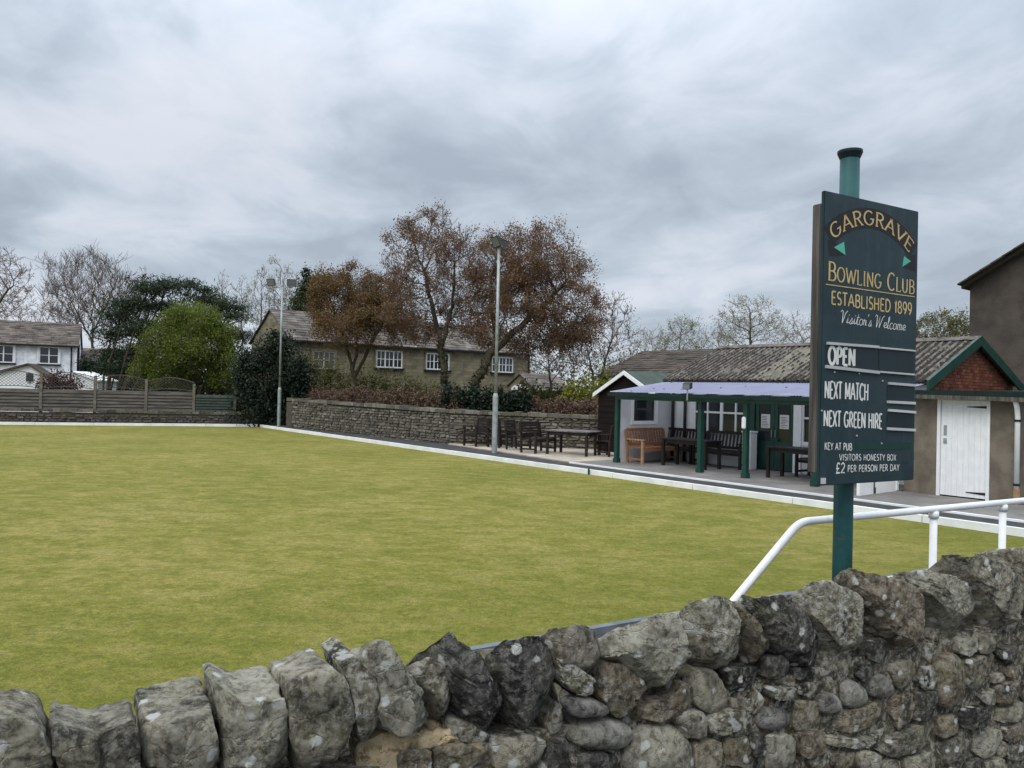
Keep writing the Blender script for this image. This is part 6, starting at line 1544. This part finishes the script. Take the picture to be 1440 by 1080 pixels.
cop = [  # outline in photograph pixels, face, depth, material, drop, rounding
 ([(-60, 1012), (15, 1008), (52, 1018), (74, 1072), (78, 1125), (-60, 1125)], 1.75, .16, 'stone_fg', .0, .15),
 ([(70, 1022), (128, 1037), (190, 1012), (200, 1055), (203, 1125), (80, 1125), (72, 1060)], 1.75, .17, 'stone_fg', .01, .12),
 ([(199, 1024), (262, 1012), (304, 1004), (309, 1050), (309, 1125), (205, 1125)], 1.75, .24, 'stone_fg', .0, .15),
 ([(308, 975), (346, 992), (402, 980), (410, 1003), (412, 1060), (406, 1125), (322, 1125), (313, 1040)], 1.75, .22, 'stone_grey', .0, .15),
 ([(404, 962), (432, 950), (470, 938), (488, 960), (498, 1000), (504, 1052), (482, 1080), (430, 1110), (412, 1040)], 1.75, .19, 'stone_fg', .01, .2),
 ([(480, 936), (500, 923), (521, 942), (534, 966), (539, 1020), (521, 1052), (508, 1058), (500, 1000), (488, 955)], 1.75, .17, 'stone_pale', .0, .2),
 ([(492, 918), (515, 905), (551, 900), (566, 932), (600, 975), (632, 1028), (620, 1038), (560, 1037), (541, 1020), (533, 958)], 1.75, .20, 'stone_grey', .08, .12),
 ([(573, 938), (603, 926), (623, 930), (639, 962), (643, 1003), (632, 1016), (608, 977)], 1.78, .20, 'stone_pale', .10, .3),
 ([(592, 922), (603, 904), (630, 893), (648, 903), (672, 921), (705, 960), (738, 1020), (728, 1038), (700, 1042), (670, 1008), (641, 968), (626, 938)], 1.75, .22, 'stone_dark', .12, .2),
 ([(672, 914), (696, 914), (704, 955), (690, 940)], 1.80, .18, 'stone_brown', .12, .2),
 ([(693, 918), (708, 903), (768, 893), (782, 907), (791, 947), (780, 990), (775, 1018), (748, 1025), (733, 1010), (704, 957)], 1.75, .22, 'stone_dark', .13, .08),
 ([(773, 888), (810, 880), (848, 878), (861, 893), (858, 923), (848, 948), (827, 950), (793, 940), (782, 910)], 1.76, .22, 'stone_fg', .13, .3),
 ([(784, 925), (813, 940), (843, 958), (851, 980), (837, 988), (807, 976), (790, 955)], 1.76, .18, 'stone_pale', .0, .3),
 ([(857, 889), (930, 862), (957, 861), (1003, 931), (990, 953), (934, 964), (903, 948), (880, 925), (862, 922)], 1.73, .24, 'stone_grey', .13, .1),
 ([(853, 933), (890, 935), (913, 957), (928, 977), (920, 990), (892, 982), (888, 1010), (870, 1014), (853, 992), (846, 962)], 1.76, .18, 'stone_brown', .0, .3),
 ([(894, 985), (920, 990), (953, 978), (960, 960), (978, 973), (974, 1000), (944, 1017), (897, 1020)], 1.76, .18, 'stone_brown', .0, .35),
 ([(967, 860), (985, 846), (1010, 837), (1034, 843), (1060, 880), (1070, 915), (1037, 938), (1008, 930), (982, 890)], 1.75, .22, 'stone_pale', .13, .35),
 ([(1035, 847), (1048, 850), (1098, 920), (1080, 928), (1066, 898)], 1.745, .20, 'stone_brown', .12, .2),
 ([(1050, 848), (1062, 843), (1113, 837), (1134, 863), (1173, 905), (1178, 927), (1148, 938), (1106, 920), (1094, 905)], 1.74, .22, 'stone_dark', .13, .18),
 ([(1120, 838), (1147, 821), (1167, 816), (1207, 833), (1227, 863), (1243, 917), (1233, 928), (1182, 908), (1162, 880), (1136, 855)], 1.74, .22, 'stone_pale', .13, .3),
 ([(1190, 820), (1207, 806), (1237, 809), (1280, 820), (1303, 840), (1320, 873), (1326, 918), (1293, 928), (1268, 920), (1252, 880), (1230, 843)], 1.74, .24, 'stone_brown', .13, .35),
 ([(1272, 811), (1313, 803), (1344, 810), (1380, 828), (1403, 866), (1406, 888), (1380, 897), (1353, 894), (1334, 860), (1306, 832)], 1.73, .24, 'stone_grey', .14, .35),
 ([(1340, 800), (1354, 784), (1390, 783), (1427, 800), (1450, 818), (1452, 888), (1415, 900), (1406, 866), (1384, 828)], 1.74, .26, 'stone_fg', .14, .35),
 ([(1392, 784), (1417, 775), (1470, 763), (1495, 800), (1520, 860), (1460, 868), (1452, 825), (1430, 800)], 1.74, .26, 'stone_fg', .14, .3),
 ([(1478, 765), (1540, 752), (1590, 790), (1610, 850), (1550, 870), (1522, 850), (1500, 800)], 1.74, .26, 'stone_grey', .14, .3),
 ([(1548, 752), (1620, 738), (1680, 780), (1690, 840), (1620, 850), (1596, 790)], 1.74, .26, 'stone_fg', .14, .3),
 ([(1630, 738), (1720, 725), (1790, 770), (1790, 830), (1700, 840), (1686, 780)], 1.74, .26, 'stone_fg', .14, .3),
]
for i, (pl_, pf, dp, mt_, dr_, rd_) in enumerate(cop):
    stone(pl_, pf, dp, mt_, 'coping_stone', dr_, rd_ * .7, .0068, .0095, 10 + i, .995 if dr_ < .05 else .84, facet=.55, bulge=.0 if dr_ < .05 else .015)
for i in range(9):                                            # copings left of the picture
    t_r = wall_pt(-70, 1040, 1.75)[0] - i * .235; pl_ = [(t_r - .21, .9), (t_r, .9), (t_r + .01, 1.2 + random.uniform(-.03, .05)), (t_r - .1, 1.34 + random.uniform(-.03, .03)), (t_r - .215, 1.3 + random.uniform(-.05, .03))]
    stone(pl_, 1.75, .3, 'stone_fg', 'coping_stone', 0, .2, .012, .02, 60 + i, .92, px=False)
t_r = wall_pt(1790, 790, 1.74)[0]
for i in range(8):
    tl_ = t_r - .08 + i * .33; h_ = random.uniform(-.03, .04)
    stone([(tl_, 1.16), (tl_ + .34, 1.15), (tl_ + .36, 1.3 + h_), (tl_ + .22, 1.42 + h_), (tl_ + .08, 1.43 + h_), (tl_ - .02, 1.33)], 1.74, .26, random.choice(['stone_fg', 'stone_pale', 'stone_dark', 'stone_grey']), 'coping_stone', .14, .3, .011, .02, 80 + i, .86, px=False)
z9 = lambda L: [(960 + x / 3, 740 + y / 3) for x, y in L]; z8 = lambda L: [(560 + x / 3, 760 + y / 3) for x, y in L]
face = [
 (z8([(695, 690), (730, 660), (880, 690), (910, 730), (870, 755), (740, 755)]), 'cobble', .7), (z8([(740, 850), (770, 790), (900, 755), (1000, 790), (1015, 840), (970, 890), (860, 895), (760, 880)]), 'cobble', .9),
 (z8([(965, 920), (1000, 830), (1070, 780), (1180, 780), (1250, 850), (1270, 930), (1265, 1010), (970, 1010)]), 'stone_grey', .7), (z8([(760, 905), (940, 905), (945, 1000), (765, 1000)]), 'stone_dark', .3),
 (z8([(1170, 765), (1250, 725), (1310, 755), (1310, 820), (1262, 845)]), 'stone_fg', .3), (z8([(640, 850), (720, 840), (725, 1000), (600, 1000)]), 'stone_dark', .3), (z8([(660, 600), (740, 650), (690, 690), (700, 820), (650, 830), (640, 780), (690, 700)]), 'stone_pale', .3),
 (z8([(150, 880), (290, 862), (400, 905), (310, 975), (160, 980)]), 'stone_brown', .3), (z8([(400, 850), (560, 820), (640, 850), (590, 980), (420, 985), (400, 910)]), 'stone_fg', .3), (z8([(230, 760), (330, 780), (420, 850), (300, 855), (225, 840)]), 'stone_pale', .3),
 (z8([(0, 900), (140, 880), (150, 990), (0, 1000)]), 'stone_brown', .3), (z8([(730, 900), (755, 905), (760, 990), (735, 1000)]), 'stone_pale', .3),
 (z9([(75, 620), (150, 610), (200, 700), (205, 790), (110, 800), (50, 740), (48, 680)]), 'stone_fg', .3), (z9([(200, 610), (310, 590), (330, 640), (270, 700), (205, 710)]), 'stone_dark', .25), (z9([(205, 730), (260, 725), (270, 770), (215, 780)]), 'stone_fg', .3),
 (z9([(120, 805), (290, 772), (310, 855), (130, 898)]), 'stone_pale', .2), (z9([(0, 790), (90, 780), (115, 830), (110, 890), (0, 900)]), 'stone_grey', .3), (z9([(312, 800), (350, 765), (440, 765), (470, 810), (450, 860), (370, 875), (320, 860)]), 'cobble', .8),
 (z9([(60, 920), (170, 908), (175, 990), (150, 1040), (65, 1040)]), 'stone_fg', .3), (z9([(182, 900), (290, 887), (298, 960), (270, 1020), (178, 1018)]), 'stone_brown', .3), (z9([(362, 892), (460, 877), (495, 920), (490, 990), (450, 1050), (362, 1050)]), 'stone_grey', .5),
 (z9([(302, 882), (352, 880), (362, 965), (330, 985), (304, 980)]), 'stone_dark', .2), (z9([(472, 602), (550, 592), (578, 655), (480, 650)]), 'stone_dark', .2), (z9([(487, 670), (560, 660), (580, 690), (540, 725), (492, 712)]), 'stone_pale', .3),
 (z9([(582, 742), (620, 702), (668, 720), (683, 770), (640, 798), (592, 795)]), 'cobble', .8), (z9([(680, 680), (720, 645), (780, 680), (795, 740), (750, 775), (690, 775)]), 'cobble', .8), (z9([(787, 680), (820, 620), (870, 630), (908, 690), (890, 722), (802, 732)]), 'cobble', .8),
 (z9([(480, 742), (578, 742), (600, 830), (540, 870), (472, 860)]), 'stone_fg', .3), (z9([(620, 802), (880, 738), (885, 818), (700, 880), (617, 885)]), 'stone_brown', .2), (z9([(892, 740), (960, 702), (998, 722), (970, 865), (922, 868), (892, 800)]), 'stone_brown', .3),
 (z9([(988, 712), (1090, 702), (1098, 780), (1040, 828), (982, 830)]), 'stone_dark', .3), (z9([(1093, 570), (1160, 537), (1198, 570), (1208, 680), (1180, 758), (1112, 788), (1096, 700)]), 'stone_brown', .7), (z9([(892, 582), (980, 562), (1000, 640), (922, 698), (882, 620)]), 'stone_fg', .3),
 (z9([(1012, 602), (1080, 592), (1088, 690), (1012, 693)]), 'stone_pale', .3), (z9([(1172, 472), (1250, 472), (1254, 520), (1220, 553), (1177, 540)]), 'stone_grey', .3), (z9([(1262, 472), (1330, 452), (1338, 500), (1300, 538), (1262, 538)]), 'stone_fg', .3),
 (z9([(1212, 572), (1290, 547), (1308, 620), (1290, 688), (1240, 712), (1217, 680)]), 'stone_fg', .3), (z9([(1332, 532), (1420, 502), (1440, 560), (1370, 588)]), 'stone_dark', .3), (z9([(1370, 592), (1410, 577), (1430, 620), (1390, 643), (1367, 630)]), 'stone_brown', .4),
 (z9([(1312, 632), (1350, 617), (1378, 650), (1312, 668)]), 'stone_pale', .3), (z9([(1342, 680), (1450, 645), (1455, 728), (1350, 763)]), 'stone_fg', .3), (z9([(1252, 722), (1330, 684), (1343, 758), (1290, 758)]), 'stone_pale', .3),
 (z9([(502, 882), (600, 864), (613, 950), (560, 988), (512, 980)]), 'stone_brown', .3), (z9([(622, 892), (780, 902), (908, 845), (900, 888), (770, 948), (622, 930)]), 'stone_pale', .3), (z9([(640, 945), (750, 958), (750, 1010), (680, 1040), (632, 1015)]), 'stone_fg', .3),
 (z9([(832, 950), (980, 855), (1078, 842), (1070, 928), (900, 988)]), 'stone_fg', .2), (z9([(762, 972), (810, 950), (858, 982), (868, 1040), (770, 1050)]), 'stone_grey', .5), (z9([(532, 995), (610, 950), (635, 990), (560, 1035)]), 'stone_pale', .3),
 (z9([(952, 982), (1070, 957), (1090, 1050), (960, 1050)]), 'stone_grey', .3), (z9([(1082, 932), (1170, 892), (1228, 912), (1228, 1000), (1112, 1010)]), 'stone_fg', .3), (z9([(1192, 782), (1290, 764), (1328, 810), (1280, 858), (1194, 868)]), 'stone_dark', .3),
 (z9([(1242, 902), (1350, 858), (1363, 920), (1290, 988), (1247, 970)]), 'stone_grey', .3), (z9([(1345, 780), (1455, 740), (1455, 818), (1347, 838)]), 'stone_fg', .3), (z9([(1367, 862), (1455, 828), (1455, 908), (1372, 918)]), 'stone_brown', .3),
 (z9([(1082, 812), (1180, 792), (1183, 868), (1092, 898)]), 'stone_fg', .2), (z9([(1292, 1002), (1370, 978), (1380, 1050), (1292, 1050)]), 'stone_grey', .3), (z9([(1374, 932), (1455, 922), (1455, 990), (1382, 992)]), 'stone_pale', .3), (z9([(382, 692), (480, 682), (488, 728), (402, 742)]), 'stone_pale', .3),
 (z9([(0, 660), (45, 672), (48, 740), (0, 780)]), 'stone_brown', .4),
]
for i, (pl_, mt_, rd_) in enumerate(face):
    stone(pl_, 1.77 + random.uniform(-.015, .02), .15, mt_, 'stone', 0, rd_, .0050 if rd_ < .6 else .0022, .011, 100 + i, .9, bulge=.09 if rd_ > .6 else .015, facet=.5 if rd_ < .6 else .05)
# sandy mortar patch under the slanted stones
stone([(500, 1052), (545, 1028), (600, 1036), (642, 1026), (690, 1046), (700, 1130), (505, 1130)], 1.80, .1, 'sandmortar', 'mortar_patch', 0, .3, .012, .015, 300, .95, bulge=0.0)
# pinning stones fill what is left of the face
taken = [np.concatenate([q]) for q in POLYS]
def inside(pt, poly):
    x, y = pt; a = poly; b = np.roll(poly, -1, 0)
    c = ((a[:, 1] > y) != (b[:, 1] > y)) & (x < (b[:, 0] - a[:, 0]) * (y - a[:, 1]) / (b[:, 1] - a[:, 1] + 1e-12) + a[:, 0]); return c.sum() % 2 == 1
boxes = [(q[:, 0].min(), q[:, 0].max(), q[:, 1].min(), q[:, 1].max()) for q in taken]; allp = np.concatenate(taken)
circles = []
def top_at(tt): return np.interp(tt, [-3, -1.6, -.2, .6, 1.4, 2.5, 5], [1.0, .98, .98, 1.10, 1.17, 1.24, 1.24])
rr = random.Random(11); made = 0
for rmax, rmin, tries, cap, ta, tb in ((.11, .06, 2200, 105, -2.2, 4.2), (.06, .032, 4200, 85, -1.6, 3.6), (.14, .08, 900, 40, 4.1, 6.6)):
    cnt = 0
    for _ in range(tries):
        if cnt >= cap: break
        tt = rr.uniform(ta, tb); zz = rr.uniform(.34, top_at(tt))
        d0 = np.sqrt(((allp - (tt, zz)) ** 2).sum(1)).min(); 
        if d0 < rmin: continue
        ok = True
        for bx, q in zip(boxes, taken):
            if bx[0] <= tt <= bx[1] and bx[2] <= zz <= bx[3] and inside((tt, zz), q): ok = False; break
        if not ok: continue
        dc_ = min([math.hypot((tt - c[0]) * .75, zz - c[1]) - c[2] for c in circles], default=9)
        r_ = min(rmax, d0 * 1.2, dc_ * 1.14)
        if r_ < rmin: continue
        circles.append((tt, zz, r_)); n = rr.randint(4, 7); ph = rr.random() * 6
        pl_ = [(tt + r_ * 1.22 * math.cos(ph + 2 * math.pi * k / n) * rr.uniform(.86, 1.14), zz + r_ * .98 * math.sin(ph + 2 * math.pi * k / n) * rr.uniform(.82, 1.1)) for k in range(n)]
        stone(pl_, 1.785 + rr.uniform(-.015, .02), .12, rr.choice(['stone_fg', 'stone_fg', 'stone_brown', 'stone_dark', 'stone_pale', 'stone_grey']), 'stone', 0, .12, .0045, .017 if r_ > .05 else .011, 400 + made, .9, px=False, bulge=.015)
        made += 1; cnt += 1
# hearting behind the stones
def top_h(tt): return np.interp(tt, [-3, -.15, .25, .6, 1.4, 5], [1.24, 1.24, 1.12, 1.12, 1.1, 1.1])
mb = MB(); ts = np.linspace(-2.6, 7.2, 190); zs = np.linspace(0, 1, 22)
for j, f in enumerate(zs):
    for tt in ts:
        zz = .3 + (top_h(tt) - .3) * f; q = Vector((tt * 9, zz * 9, 3.0)); dd = noise.noise(q) * .018 + noise.noise(q * 2.7) * .01
        mb.v.append(tuple(W(tt, 1.803 + dd, zz)))
n = len(ts)
for j in range(len(zs) - 1):
    for i in range(n - 1): mb.f.append((j * n + i, j * n + i + 1, (j + 1) * n + i + 1, (j + 1) * n + i))
k0 = len(mb.v)
for f in (1, 0):
    for tt in ts: mb.v.append(tuple(W(tt, 2.02, .3 + (top_h(tt) - .3) * f)))
jt = (len(zs) - 1) * n
for i in range(n - 1):
    mb.f.append((jt + i, jt + i + 1, k0 + i + 1, k0 + i)); mb.f.append((k0 + i, k0 + i + 1, k0 + n + i + 1, k0 + n + i))
obj('hearting', mb, MT['core'], wall, smooth=True)
